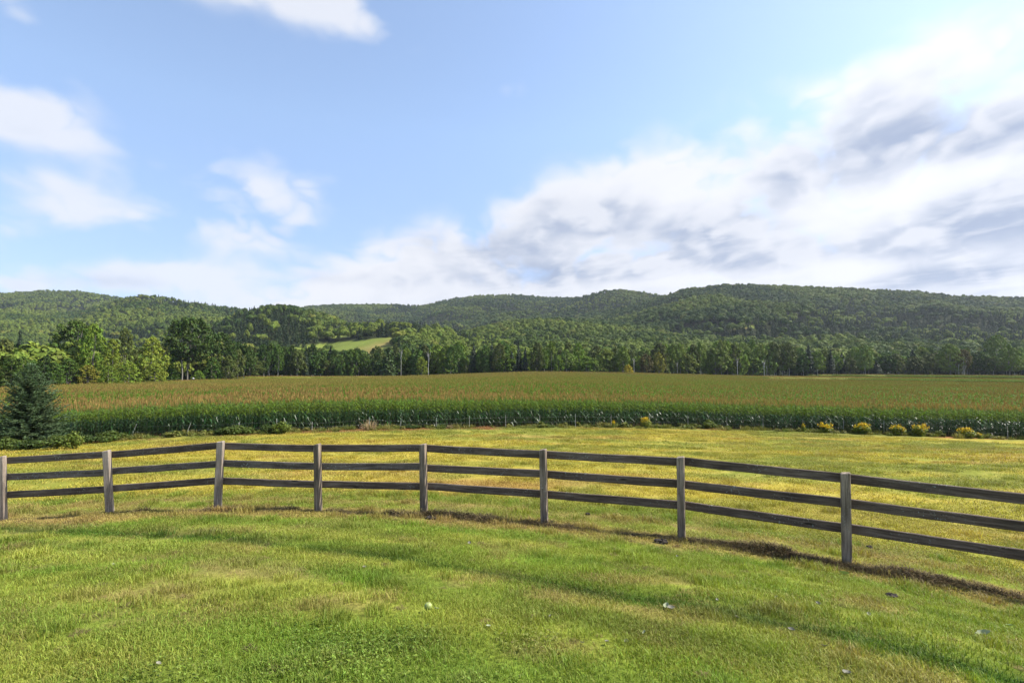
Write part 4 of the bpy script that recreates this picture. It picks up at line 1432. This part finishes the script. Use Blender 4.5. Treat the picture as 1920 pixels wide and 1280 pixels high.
def build_trees():
    L = 'trees of the wood at the left end of the corn'
    # the big ones, back to front: kind, variant, px, depth, top, width, colour, name, label
    big = [
        ('broad', 0, 138, 150, 599, 92, 'mid', 'maple_tree', 'tall broad round-topped green tree, highest of the wood behind the spruce'),
        ('broad', 1, 172, 143, 604, 52, 'fresh', 'maple_tree', 'bright green tree leaning on the right side of the tall round-topped tree'),
        ('tiered', 0, 232, 152, 612, 48, 'olive', 'maple_tree', 'olive green tree rising behind the lime tree in the left wood'),
        ('tiered', 1, 209, 140, 632, 46, 'lime', 'maple_tree', 'yellowish lime green tree, brightest of the wood left of the dark open tree'),
        ('tiered', 2, 284, 150, 628, 62, 'lime', 'maple_tree', 'bright green tiered tree directly left of the large dark open tree'),
        ('open', 0, 352, 172, 593, 96, 'deep', 'ash_tree', 'large dark open tree with pale bare trunks showing under its crown'),
        ('broad', 2, 414, 186, 622, 62, 'deep', 'maple_tree', 'dark round tree just right of the large dark open tree'),
        ('fir', 0, 34, 150, 620, 34, 'pine', 'pine_tree', 'black green pine poking above the wood over the spruce'),
        ('tiered', 0, 60, 138, 640, 58, 'fresh', 'maple_tree', 'fresh green tree directly behind the tip of the spruce'),
        ('oval', 1, 8, 140, 636, 60, 'olive', 'maple_tree', 'olive tree below the black green pine at the picture edge'),
        ('tiered', 1, 165, 130, 682, 50, 'gold', 'maple_tree', 'small tree with orange tinged leaves at the foot of the tall round-topped tree'),
        ('tiered', 2, 242, 132, 676, 52, 'lime', 'maple_tree', 'low bright tree at the corn edge under the olive green tree'),
        ('tiered', 1, 205, 126, 684, 44, 'fresh', 'maple_tree', 'low leafy tree at the corn edge right of the orange tinged one'),
        ('tiered', 0, 128, 128, 670, 58, 'mid', 'maple_tree', 'low dark leafy tree at the corn edge right of the spruce tip'),
        ('fir', 1, 88, 124, 664, 42, 'pine', 'fir_tree', 'dark fir standing behind the right side of the spruce'),
        ('tiered', 2, 290, 146, 682, 46, 'lime', 'maple_tree', 'short bright tree at the corn edge left of the pale trunks'),
        ('tiered', 1, 398, 180, 668, 40, 'mid', 'maple_tree', 'short green tree under the dark round tree'),
        ('tiered', 0, 428, 184, 664, 40, 'olive', 'maple_tree', 'short olive tree under the right side of the dark round tree'),
        ('slim', 0, 458, 200, 645, 42, 'deep', 'birch_tree', 'dark slender tree with pale forked trunk at the end of the left wood'),
        ('slim', 1, 446, 196, 655, 30, 'olive', 'birch_tree', 'thin olive tree with pale trunk beside the forked slender tree'),
        ('tiered', 2, 322, 168, 690, 34, 'mid', 'maple_tree', 'small sapling left of the pale trunks under the dark open tree'),
        ('tiered', 0, 372, 174, 693, 32, 'fresh', 'maple_tree', 'small sapling right of the pale trunks under the dark open tree'),
    ]
    for b in big:
        plant(*b, L, .10)
    # filler behind them
    for i, px in enumerate(np.arange(-60, 470, 21)):
        plant(random.choice(['broad', 'oval', 'tiered']), i % 3, px + random.uniform(-7, 7), 150 + max(0, px) * .13 + random.uniform(6, 16), 652 + random.uniform(-9, 14), random.uniform(44, 60),
              random.choice(['deep', 'mid', 'deep', 'olive']), 'maple_tree', 'mid-height leafy tree filling the left wood between its taller trees', L)
    for i, px in enumerate(np.arange(-60, 110, 20)):
        plant('tiered', i % 3, px + random.uniform(-5, 5), 112 + max(0, px) * .08, 672 + random.uniform(-10, 12), random.uniform(44, 60),
              random.choice(['olive', 'mid', 'deep', 'mid']), 'maple_tree', 'leafy tree low at the edge of the left wood half hidden by the spruce', L)
    # the far tree line
    G = 'trees of the far tree line behind the corn'
    tops = np.array([(440, 652), (520, 655), (600, 662), (660, 664), (705, 662), (760, 650), (830, 655), (900, 652), (960, 655), (1010, 650), (1100, 656), (1200, 654), (1300, 655), (1340, 650), (1380, 648), (1450, 652),
                     (1500, 650), (1560, 664), (1620, 660), (1700, 664), (1780, 660), (1860, 664), (1980, 662)])
    sect = [(740, 'dark'), (1060, 'middle'), (1480, 'light'), (2100, 'right')]  # shade on the 'dark' stretch is put into darker species and greens
    for row in range(2):
        px = 436 + row * 7
        while px < 1985:
            sec = next(s for lim, s in sect if px < lim)
            depth = float(np.interp(px, [440, 600, 800, 1000, 1200, 1400, 1600, 1985], [222, 250, 254, 252, 268, 294, 306, 308])) + row * 13 + random.uniform(-4, 4)
            top = np.interp(px, tops[:, 0], tops[:, 1]) + random.uniform(-13, 15) - row * 5
            kind = random.choice({'dark': ['oval', 'slim', 'fir', 'slim', 'oval'], 'middle': ['oval', 'slim', 'oval', 'fir', 'tiered'], 'light': ['oval', 'slim', 'oval', 'slim'], 'right': ['oval', 'slim', 'oval', 'fir', 'slim']}[sec])
            colr = random.choice({'dark': ['deep', 'mid', 'mid', 'olive'], 'middle': ['mid', 'olive', 'fresh', 'fresh', 'mid'], 'light': ['pale', 'fresh', 'fresh', 'olive', 'pale'], 'right': ['mid', 'fresh', 'pale', 'olive', 'mid']}[sec])
            if kind == 'fir':
                colr = 'pine'
            w = {'fir': 22, 'slim': 27, 'oval': 34, 'tiered': 36}[kind] * random.uniform(.75, 1.45)
            where = {'dark': 'below the hillside meadow', 'middle': 'behind the field crest', 'light': 'left of the yellowing corn', 'right': 'at the right end'}[sec]
            what = {'fir': 'dark conifer', 'slim': 'slender tree on a pale trunk', 'oval': 'leafy oval tree', 'tiered': 'spreading leafy tree'}[kind]
            nm = {'fir': 'fir_tree', 'slim': 'birch_tree', 'oval': 'aspen_tree', 'tiered': 'maple_tree'}[kind]
            plant(kind, random.randrange(3), px, depth, top, w, colr, nm, f'{what} of the far tree line {where}', G)
            px += random.uniform(9.5, 15.5) if row == 0 else random.uniform(13, 21)
    # those that stand out
    sp = [
        ('broad', 1, 1782, 296, 643, 46, 'pale', 'elm_tree', 'large pale domed tree standing above the tree line at the right'),
        ('broad', 2, 1872, 322, 626, 46, 'pale', 'elm_tree', 'pale rounded tree rising behind the tree line near the picture edge'),
        ('broad', 0, 1893, 298, 648, 46, 'fresh', 'elm_tree', 'bright green round tree at the right end of the tree line'),
        ('slim', 2, 1622, 296, 646, 34, 'pale', 'birch_tree', 'tall pale slender tree with a white trunk right of the yellowing corn'),
        ('oval', 0, 790, 244, 668, 28, 'lime', 'aspen_tree', 'small lime green tree glowing in front of the dark tree line'),
        ('fir', 2, 728, 240, 650, 44, 'deep', 'fir_tree', 'broad dark conifer standing forward at the right foot of the meadow'),
        ('oval', 2, 1210, 262, 662, 30, 'rust', 'aspen_tree', 'thin russet tinged tree right of the yellow bush'),
        ('oval', 1, 1235, 264, 660, 30, 'gold', 'aspen_tree', 'tree turning gold right of the russet tinged one'),
        ('broad', 0, 1342, 286, 648, 60, 'pale', 'elm_tree', 'widest pale tree in the lighter stretch of the tree line'),
        ('oval', 1, 1178, 243, 683, 22, 'amber', 'yellow_bush', 'low bright yellow bush at the crest of the corn field before the tree line'),
        ('open', 1, 1808, 294, 655, 28, 'rust', 'birch_tree', 'rusty topped birch with white trunk beside the large pale domed tree'),
        ('open', 1, 503, 232, 660, 30, 'deep', 'birch_tree', 'dark open topped tree on a thin bare trunk below the knoll'),
        ('open', 1, 557, 238, 655, 30, 'olive', 'birch_tree', 'olive open topped tree on a thin bare trunk below the meadow corner'),
    ]
    for b in sp:
        plant(*b, None, .05, 'bush' if b[7] == 'yellow_bush' else 'tree')
    bare = [(1189, 250, 668, 14, 'white leafless snag rising behind the yellow bush'), (1270, 268, 676, 12, 'short white snag right of the gold tree'),
            (1383, 276, 668, 16, 'tall white snag in front of the widest pale tree'), (1433, 280, 672, 18, 'leafless pale tree at the yellowing corn edge'),
            (803, 242, 655, 20, 'tall thin leafless tree beside the small lime green tree'), (752, 244, 650, 16, 'thin leafless tree right of the broad dark conifer'),
            (1438, 278, 684, 8, 'shortest white stub at the yellowing corn edge'), (1798, 292, 678, 10, 'white bare trunk right of the large pale domed tree')]
    for px, d, top, w, lab in bare:
        plant('bare', 0, px, d, top, w, 'mid', 'dead_tree', lab)
    print('trees', N_TREE[0])


build_trees()


# ------------------------------------------------------------------ spruce in front of the corn
def build_spruce():
    d0 = 33.5
    b = at(52, 846, d0)
    z = gzs(b.x, b.y)
    top = at(46, 680, d0).z
    Ht = top - z
    root = empty('spruce_tree', (b.x, b.y, z), 'blue green spruce with a bushy cone shape in front of the corn', 'tree')
    rnd = random.Random(3); rg = np.random.default_rng(3)
    tr = MB()
    tr.tube([(0, 0, -.1), (.02, 0, Ht * .4), (-.02, 0, Ht * .97)], [.15, .10, .012], 8)
    tr.obj('trunk', [M_BARK_D], root, True)
    cr = MB()
    K = 44
    for k in range(K):
        t = k / K
        zz = Ht * (.03 + .95 * t)
        rad = 3.0 * (1 - t) ** 1.02 * (.78 + .32 * ((k % 5) / 4.0)) + .10
        n = max(6, int(16 * (1 - .55 * t)))
        for q in range(n):
            a = q * 6.283 / n + k * 2.4 + rnd.uniform(-.25, .25)
            L = rad * rnd.uniform(.62, 1.12)
            ca, sa = math.cos(a), math.sin(a)
            rise = rnd.uniform(-.02, .28) + .85 * t
            m = max(5, int(L / .085))
            for j in range(m):
                s = (j + .7) / m
                bx, by = ca * L * s, sa * L * s
                bz = zz + L * (rise * s * s - .30 * s * (1 - t) + .1 * t)
                tl = (.12 + .20 * (1 - s)) * rnd.uniform(.6, 1.3) * min(1, .5 + L / 2.0)
                bx += rnd.gauss(0, .03); by += rnd.gauss(0, .03); bz += rnd.gauss(0, .035)
                for sgn in (-1, 1):
                    if s < .25 and rnd.random() < .5:
                        continue
                    ang = a + sgn * rnd.uniform(.35, 1.25)
                    e = (bx + math.cos(ang) * tl, by + math.sin(ang) * tl, bz + tl * rnd.uniform(-.25, .45))
                    wv = .027 * rnd.uniform(.8, 1.3)
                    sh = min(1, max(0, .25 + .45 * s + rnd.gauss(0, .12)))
                    sd1 = (-math.sin(ang), math.cos(ang), rnd.uniform(-.3, .3))
                    mid = ((bx + e[0]) / 2, (by + e[1]) / 2, (bz + e[2]) / 2 + .015)
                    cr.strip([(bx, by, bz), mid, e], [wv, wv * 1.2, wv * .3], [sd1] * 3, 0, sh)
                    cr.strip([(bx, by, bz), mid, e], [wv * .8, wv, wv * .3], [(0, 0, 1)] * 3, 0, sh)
            e = (ca * L * 1.05, sa * L * 1.05, zz + L * (rise - .30 * (1 - t) + .1 * t) + .05)
            p0 = (ca * L * .8, sa * L * .8, zz + L * (rise * .64 - .24 * (1 - t) + .1 * t))
            cr.strip([p0, e], [.04, .01], [(-sa, ca, 0)] * 2, 0, .9)
    for a in (0.3, 2.2, 4.4):                                 # pale leaders at the tip
        cr.tube([(0, 0, Ht * .88), (math.cos(a) * .12, math.sin(a) * .12, Ht * (.99 + .02 * math.sin(a)))], [.02, .008], 4, 0, True, 1.0)
    o = cr.obj('crown', [M_NEEDLE_O], root)
    o.color = (.088, .128, .058, 1)


build_spruce()


# ------------------------------------------------------------------ plants and small things along the corn edge
def bush_mesh(seed, n=420, leaf=.07, lumps=9, stems=14, name='foliage', mat=None, flower=None, up=.35):
    """Unit bush: width 1, height 1."""
    rnd = random.Random(seed); rg = np.random.default_rng(seed)
    mb = MB(); st = MB(); fl = MB()
    for k in range(lumps):
        a = rnd.uniform(0, 6.283); q = .33 * rnd.random() ** .6
        cx, cy_, cz = q * math.cos(a), q * math.sin(a), rnd.uniform(.25, .78 - q * .6)
        lr = rnd.uniform(.14, .24)
        m = n // lumps
        v = rg.normal(size=(m, 3)); v /= np.linalg.norm(v, axis=1, keepdims=True)
        c = np.array([cx, cy_, cz]) + v * lr * (rg.random((m, 1)) ** .4)
        c[:, 2] = np.maximum(c[:, 2], .02)
        mb.quads(c, v + np.array([0, 0, up]) + rg.normal(size=(m, 3)) * .4, leaf * rg.uniform(.3, .6, m), leaf * rg.uniform(.6, 1.1, m), 0, np.clip(rg.normal(.5, .2, m), 0, 1), up=(0, 0, 1))
    for k in range(stems):
        a = rnd.uniform(0, 6.283); q = rnd.uniform(.05, .4)
        e = (q * math.cos(a), q * math.sin(a), rnd.uniform(.55, .98 - q * .4))
        st.tube([(e[0] * .25, e[1] * .25, -.03), (e[0] * .7, e[1] * .7, e[2] * .6), e], [.010, .008, .004], 4)
        if flower:
            m = 15
            c = np.array(e) + rg.normal(size=(m, 3)) * np.array([.055, .055, .06]) - np.array([0, 0, .05])
            fl.quads(c, rg.normal(size=(m, 3)) + np.array([0, 0, .8]), .022, .020, 0)
    return mb, st, fl


def build_edge_plants():
    green = {'a': (.080, .112, .020), 'b': (.052, .082, .016), 'c': (.125, .160, .024), 'd': (.10, .12, .04), 'g': (.175, .205, .028)}
    meshes = {}
    for k in range(3):
        f, s, _ = bush_mesh(600 + k, 1500, .042, 16, 12)
        meshes['bush', k] = (f.mesh('foliage', [M_WEED]), s.mesh('stem', [M_STALK]), None)
        f, s, fl = bush_mesh(620 + k, 900, .050, 12, 30, flower=True)
        meshes['gold', k] = (f.mesh('foliage', [M_WEED]), s.mesh('stem', [M_STALK]), fl.mesh('flower_head', [M_FLOWER]))

    def put(kind, var, px, py, wpx, hpx, col, name, label, cat, group=None, back=1.0):
        # the pixel of the foot gives the place on the ground
        d = ray(px, py)
        x0 = d.x * 42; y = float(corn_front_y(x0)) - back; x = d.x * y
        z = gzs(x, y)
        root = empty(name, (x, y, z), label, cat, group)
        w = wpx / FPX * y; h = hpx / FPX * y
        for nm, me in zip(('foliage', 'stem', 'flower_head'), meshes[kind, var]):
            if me is None: continue
            o = bpy.data.objects.new(nm, me); link(o, root); o.color = (*green[col], 1)
        root.scale = (w, w, h); root.rotation_euler = (0, 0, random.uniform(0, 6.283))

    gr = 'goldenrod along the edge of the corn'
    for i, (px, py, w, h, lab) in enumerate([
            (1150, 794, 9, 14, 'thin goldenrod stem with a few yellow heads at the middle of the corn edge'),
            (1211, 800, 22, 20, 'orange topped goldenrod clump standing alone left of the round green bush'),
            (1507, 806, 8, 15, 'smallest single goldenrod stem left of the yellow clumps'),
            (1549, 811, 32, 18, 'low loose goldenrod clump, first of the row by the wire fence'),
            (1617, 811, 34, 20, 'round dense goldenrod clump with a dark foot, second of the row'),
            (1685, 814, 32, 19, 'goldenrod clump with bright orange top between the two taller ones'),
            (1725, 815, 33, 22, 'tallest full goldenrod clump, right of the orange topped one'),
            (1812, 819, 32, 19, 'brightest goldenrod clump, nearly all orange flowers'),
            (1836, 819, 13, 11, 'tiny goldenrod clump beside the brightest one')]):
        put('gold', i % 3, px, py, w, h * 1.15, 'g', 'goldenrod_plant', lab, 'flower', gr, 1.6)
    for i, (px, py, w, h, col, back, lab) in enumerate([
            (1332, 805, 30, 21, 'c', 1.0, 'round light green bush at the corn edge left of the goldenrod row'),
            (1760, 818, 17, 14, 'c', 1.0, 'small leafy bush between the tallest and the brightest goldenrod'),
            (1588, 808, 24, 18, 'd', .5, 'grey green weed between the first two goldenrod clumps'),
            (1640, 812, 14, 14, 'd', .5, 'thin weed right of the round dense goldenrod'),
            (1790, 815, 15, 16, 'd', .5, 'pale leafy weed left of the brightest goldenrod'),
            (1842, 815, 10, 20, 'd', .5, 'tall thin weed right of the brightest goldenrod'),
            (530, 812, 46, 28, 'c', 1.2, 'bright green leafy bush at the corn edge behind the fourth post'),
            (500, 811, 30, 20, 'b', .8, 'darker bush left of the bright green leafy bush'),
            (448, 814, 62, 22, 'a', .9, 'wide leafy bush right of the leaning stakes'),
            (415, 817, 30, 16, 'b', .8, 'low dark weed left of the wide leafy bush'),
            (330, 823, 30, 13, 'a', .8, 'low weed clump between the two leaning stakes'),
            (205, 835, 62, 26, 'a', 2.6, 'spreading weed clump right of the spruce'),
            (165, 838, 44, 22, 'b', 3.2, 'dark weed clump touching the right side of the spruce'),
            (770, 803, 46, 9, 'b', .6, 'low dark green creeper right of the dead brush'),
            (830, 801, 40, 10, 'b', .6, 'low creeper below the pale debris'),
            (1020, 797, 46, 8, 'a', .6, 'flat weed clump at the crest of the corn edge')]):
        put('bush', i % 3, px, py, w, h, col, 'weed_bush', lab, 'bush', 'weeds along the edge of the corn', back)
    # weeds at the foot of the spruce
    for i, (px, depth, w, h, col, lab) in enumerate([
            (12, 30.2, 60, 32, 'a', 'leafy weed at the foot of the spruce, nearest the picture edge'),
            (58, 30.0, 56, 26, 'b', 'dark leafy weed under the middle of the spruce'),
            (104, 30.3, 60, 34, 'a', 'tall leafy weed under the right half of the spruce'),
            (138, 30.6, 46, 40, 'c', 'bright weed at the right tip of the lowest spruce branches'),
            (-30, 30.2, 56, 30, 'b', 'weed at the far side of the spruce foot')]):
        if px < -10: continue
        d = ray(px, 840); x, y = d.x * depth, depth
        root = empty('weed_bush', (x, y, gzs(x, y)), lab, 'bush', 'weeds under the spruce')
        for nm, me in zip(('foliage', 'stem'), meshes['bush', i % 3]):
            o = bpy.data.objects.new(nm, me); link(o, root); o.color = (*green[col], 1)
        root.scale = (w / FPX * depth, w / FPX * depth, h / FPX * depth); root.rotation_euler = (0, 0, random.uniform(0, 6))
    # uncounted verge weeds along the corn
    pr = []
    for k in range(3):
        mb, st, _ = bush_mesh(640 + k, 90, .16, 5, 0)
        mb2 = MB()
        for _ in range(70):
            x, y = disc_pt(.5); blade(mb2, x, y, random.uniform(.4, 1.0), .022, random.uniform(.1, .4))
        mb2.v = [v for v in mb2.v]; pr.append(proto(mb2, 'verge_grass', [M_GRASS]))
        mb.m = [0] * len(mb.m); pr.append(proto(mb, 'verge_leaves', [M_GRASS]))
    n = 900
    x = RNG.uniform(-52, 56, n); dy = np.abs(RNG.normal(0, .75, n)) + .15
    y = corn_front_y(x) - dy
    den = sstep(.38, .55, fbm(x * .3, x * 0 + 3, 3, 150))
    k = RNG.random(n) < .25 + .75 * den
    x, y = x[k], y[k]; n = len(x)
    s = RNG.uniform(.25, .6, n); hgt = s * RNG.uniform(.5, 1.0, n)
    t = lerp(C3(.12, .15, .03), C3(.20, .18, .05), RNG.random(n))
    rot = np.zeros((n, 3)); rot[:, 2] = RNG.uniform(0, 6.283, n)
    scatter('verge_weeds', np.stack([x, y, gz(x, y)], 1), rot, np.stack([s * 1.3, s * 1.3, hgt], 1), RNG.integers(0, 6, n), t, pr, 'rough grass and low weeds between the hay field and the corn', 'weeds')


build_edge_plants()


def build_dead_brush():
    d = ray(693, 806); y = float(corn_front_y(d.x * 40.5)) - 1.0; x = d.x * y
    rnd = random.Random(9)
    mb = MB()
    for k in range(120):
        a = rnd.uniform(0, 6.283); sp = rnd.uniform(.1, .85); h = rnd.uniform(.3, 1.0) * (1 - .35 * sp)
        b = (math.cos(a) * sp * .4, math.sin(a) * sp * .4, 0)
        e = (math.cos(a) * sp, math.sin(a) * sp, h)
        mb.tube([b, ((b[0] + e[0]) / 2 + rnd.uniform(-.08, .08), (b[1] + e[1]) / 2, h * .6), e], [.012, .010, .004], 3, 0)
    o = mb.obj('dead_brush', [M_DRY], None, False, (x, y, gzs(x, y)))
    tag(o, 'heap of dry tan stems in front of the corn behind the rail fence', 'brush')
    # pale debris a little further right
    d = ray(843, 799); y = float(corn_front_y(d.x * 42.5)) - .8; x = d.x * y
    mb = MB()
    for k in range(26):
        a = rnd.uniform(0, 6.283); L = rnd.uniform(.2, .55)
        mb.tube([(rnd.uniform(-.4, .4), rnd.uniform(-.2, .2), .05), (math.cos(a) * L, math.sin(a) * .3, rnd.uniform(.1, .35))], [.014, .006], 3, 0)
    o = mb.obj('dry_stalks', [M_DRY], None, False, (x, y, gzs(x, y)))
    tag(o, 'small litter of pale broken corn stalks at the foot of the corn', 'stalks')
    # pale stone at the foot of the open tree
    p = at(362, 709.5, 166)
    rg = np.random.default_rng(5)
    mb = MB(); V = []; F = []
    nu, nv = 10, 6
    for j in range(nv + 1):
        for i in range(nu):
            th = math.pi * j / nv; ph = 2 * math.pi * i / nu
            k = 1 + rg.uniform(-.14, .14)
            V.append((.42 * k * math.sin(th) * math.cos(ph), .36 * k * math.sin(th) * math.sin(ph), .32 * k * math.cos(th)))
    for j in range(nv):
        for i in range(nu):
            q = (i + 1) % nu
            F.append((j * nu + i, (j + 1) * nu + i, (j + 1) * nu + q, j * nu + q))
    mb.add(V, F, 0, .5)
    o = mb.obj('pale_rock', [plain_mat('rock_pale', (.42, .41, .39), .8)], None, False, tuple(p))
    tag(o, 'small pale rock at the wood edge under the large dark open tree', 'rock')


build_dead_brush()


def build_wire_fence():
    """Thin stakes with two strands in front of the corn."""
    st = [(244, 828, 255, 801), (348, 821, 357, 797), (447, 816, 448, 793), (520, 815, 518, 788), (585, 808, 585, 790), (692, 806, 692, 783), (750, 797, 752, 779), (818, 798, 818, 778), (880, 799, 880, 777),
          (948, 795, 948, 772), (1012, 797, 1012, 775), (1079, 797, 1079, 773), (1146, 798, 1146, 776), (1218, 801, 1218, 777), (1290, 801, 1290, 779), (1363, 804, 1363, 781), (1431, 806, 1431, 784), (1506, 808, 1506, 785),
          (1582, 811, 1582, 788), (1658, 813, 1658, 787), (1735, 817, 1735, 792), (1812, 820, 1813, 796), (1890, 823, 1890, 798)]
    foot, head = [], []
    for px, py, tx, ty in st:
        d = ray(px, py); y = float(corn_front_y(d.x * 43)) - .55; x = d.x * y
        b = Vector((x, y, gzs(x, y)))
        h = (py - ty) / FPX * y
        foot.append(b); head.append(b + Vector(((tx - px) / FPX * y, 0, h)))
    c = foot[11]
    root = empty('wire_fence', tuple(c), 'thin wire fence on pale stakes along the front of the corn', 'fence')
    for b, t in zip(foot, head):
        mb = MB()
        mb.tube([b - c + Vector((0, 0, -.2)), (b + t) / 2 - c, t - c], [.018, .016, .014], 6)
        mb.obj('stake', [M_STAKE], root)
    for k in (.45, .82):
        mb = MB(); pts = []
        for i in range(len(foot)):
            p = foot[i].lerp(head[i], k) - c + Vector((0, -.03, 0))
            if i:
                pts.append((pts[-1] + p) / 2 + Vector((0, 0, -.03)))
            pts.append(p)
        mb.tube(pts, [.006] * len(pts), 4, 0, False)
        mb.obj('wire', [M_WIRE], root)


build_wire_fence()


# ------------------------------------------------------------------ small things on the lawn
def on_lawn(px, py):
    """Where a pixel's ray meets the ground."""
    d = ray(px, py)
    t = np.linspace(1.5, 14, 2600)
    z = CAM_Z + d.z * t - gz(d.x * t, t)
    i = int(np.argmax(z < 0)) if (z < 0).any() else len(t) - 1
    return Vector((d.x * t[i], t[i], gzs(d.x * t[i], t[i])))


def leaf_obj(px, py, size, col, label, group=None, curl=.7, yaw=None):
    size *= .8
    p = on_lawn(px, py)
    rnd = random.Random(int(px * 13 + py))
    mb = MB(); V = []; F = []
    n = 7
    for i in range(n + 1):
        s = i / n
        w = .36 * math.sin(math.pi * min(1, s * .93 + .05)) ** .8
        z = curl * (s - .5) ** 2
        for q in (-1, -.5, 0, .5, 1):
            V.append(((s - .5) * size, q * w * size * (1 + .08 * rnd.uniform(-1, 1)), size * (z + curl * .9 * q * q * w + .02 * rnd.uniform(-1, 1))))
    for i in range(n):
        for q in range(4):
            F.append((i * 5 + q, i * 5 + q + 1, (i + 1) * 5 + q + 1, (i + 1) * 5 + q))
    mb.add(V, F, 0, .5)
    m = MLEAF.setdefault(col, foliage_mat('fallen_leaf_' + col, {'pale': (.26, .29, .17), 'green': (.19, .26, .10), 'white': (.27, .255, .20), 'brown': (.16, .09, .05), 'grey': (.15, .145, .11)}[col], transl=.15, rough=.6, vary=.2))
    o = mb.obj('fallen_leaf', [m], None, True, tuple(p + Vector((0, 0, .022))))
    o.rotation_euler = (rnd.uniform(-.5, .5), rnd.uniform(-.5, .5), rnd.uniform(0, 6.28) if yaw is None else yaw)
    tag(o, label, 'leaf', group)


MLEAF = {}


def build_lawn_things():
    leaf_obj(1583, 1079, .16, 'green', 'large pale green leaf lying at the foot of the last post', yaw=-.3)
    leaf_obj(1846, 1194, .13, 'pale', 'pale green leaf lying near the lower right corner of the lawn', yaw=-.4)
    leaf_obj(1893, 1177, .07, 'green', 'small curled green leaf above the pale leaf near the corner')
    leaf_obj(1250, 1141, .085, 'pale', 'pale curled leaf, left one of a pair in the mown lawn', yaw=1.1)
    leaf_obj(1258, 1145, .085, 'grey', 'greyish curled leaf, right one of a pair in the mown lawn', yaw=.2)
    leaf_obj(1630, 1156, .05, 'white', 'whitest small leaf on the lawn below the last post')
    leaf_obj(1535, 1136, .065, 'grey', 'grey leaf on the green stripe left of the whitest small leaf')
    leaf_obj(880, 1021, .08, 'grey', 'grey leaf on the lawn in front of the middle posts')
    leaf_obj(1909, 1046, .05, 'pale', 'tiny pale leaf at the clippings by the picture edge')
    leaf_obj(1648, 1070, .07, 'brown', 'brown curled leaf sticking up in the clippings right of the last post')
    G = 'leaf scraps scattered on the lawn'
    for px, py, s, c in ((212, 1062, .06, 'pale'), (297, 1251, .04, 'white'), (916, 1180, .05, 'pale'), (1138, 1209, .045, 'grey'), (1208, 1191, .04, 'pale'), (1092, 1211, .04, 'white'), (1032, 1160, .04, 'grey'),
                         (1175, 1208, .05, 'grey'), (1382, 1162, .05, 'grey'), (1484, 1186, .06, 'grey'), (1456, 1124, .05, 'pale'), (1545, 1217, .05, 'grey'), (1345, 1129, .04, 'white'), (1588, 1270, .08, 'grey'), (1270, 1046, .06, 'grey'), (683, 1067, .06, 'grey')):
        leaf_obj(px, py, s, c, 'small dry leaf scrap lying loose in the mown grass', G)
    # green fruit with its leaf
    p = on_lawn(803, 1149)
    root = empty('green_fruit', tuple(p), 'round yellow green fruit lying in the lawn in front of the fence', 'fruit')
    mb = MB(); V = []; F = []
    nu, nv = 18, 12
    r = .031
    for j in range(nv + 1):
        for i in range(nu):
            th = math.pi * j / nv; ph = 2 * math.pi * i / nu
            k = 1 - .10 * math.exp(-(th / .35) ** 2)
            V.append((r * k * math.sin(th) * math.cos(ph), r * k * math.sin(th) * math.sin(ph), r * (.96 * k * math.cos(th)) + r + .022))
    for j in range(nv):
        for i in range(nu):
            q = (i + 1) % nu
            F.append((j * nu + i, (j + 1) * nu + i, (j + 1) * nu + q, j * nu + q))
    mb.add(V, F, 0, .5)
    mb.obj('fruit_body', [plain_mat('fruit_skin', (.30, .36, .10), .45)], root, True)
    mb = MB()
    mb.tube([(0, 0, 2 * r + .014), (.006, .002, 2 * r + .035)], [.003, .002], 5)
    mb.obj('stem', [M_DRY], root)
    leaf_obj(818, 1147, .07, 'pale', 'pale leaf touching the round green fruit in the lawn')
    # dark clods in the windrow
    md = plain_mat('clod_soil', (.030, .022, .015), .95)
    for i, (px, py, s, lab) in enumerate([(1240, 1018, .11, 'largest dark clod of soil lying left of the post with the molehills'), (1760, 1085, .08, 'dark tufted clod behind the clippings at the right'), (807, 973, .09, 'dark clod just right of the middle post'),
                                          (1186, 1006, .05, 'small dark clod in the clippings left of the largest one'), (1102, 965, .05, 'little dark clod beyond the fence between two posts'),
                                          (1630, 1027, .05, 'little dark clod behind the fence right of the last post'), (1672, 1120, .06, 'dark clod in the dry strip in front of the last post')]):
        p = on_lawn(px, py)
        rg = np.random.default_rng(70 + i); mb = MB(); V = []; F = []
        nu, nv = 14, 8
        for j in range(nv + 1):
            for q in range(nu):
                th = math.pi * j / nv; ph = 2 * math.pi * q / nu
                k = s * (1 + rg.uniform(-.3, .3))
                V.append((k * math.sin(th) * math.cos(ph), .8 * k * math.sin(th) * math.sin(ph), .45 * k * math.cos(th) + .02))
        for j in range(nv):
            for q in range(nu):
                e = (q + 1) % nu
                F.append((j * nu + q, (j + 1) * nu + q, (j + 1) * nu + e, j * nu + e))
        mb.add(V, F, 0, .5)
        o = mb.obj('soil_clod', [md], None, False, tuple(p))
        tag(o, lab, 'clod', 'clods along the fence')


build_lawn_things()


# ------------------------------------------------------------------ haze
def build_haze():
    mb = MB()
    x, y0, y1, z0, z1 = 4600, -4500, 4600, -70, 420
    V = [(-x, y0, z0), (x, y0, z0), (x, y1, z0), (-x, y1, z0), (-x, y0, z1), (x, y0, z1), (x, y1, z1), (-x, y1, z1)]
    mb.add(V, [(3, 2, 1, 0), (4, 5, 6, 7), (0, 1, 5, 4), (1, 2, 6, 5), (2, 3, 7, 6), (3, 0, 4, 7)], 0, .5)
    m, g = new_mat('haze_air')
    pv = g.new('ShaderNodeVolumePrincipled')
    pv.inputs['Color'].default_value = (.80, .88, 1.0, 1); pv.inputs['Density'].default_value = 0.00007; pv.inputs['Anisotropy'].default_value = .2
    out = g.new('ShaderNodeOutputMaterial'); g.l.new(pv.outputs[0], out.inputs['Volume'])
    o = mb.obj('haze', [m])
    tag(o, 'thin bluish summer haze in front of the distant hills', 'haze', None, 'stuff')


build_haze()
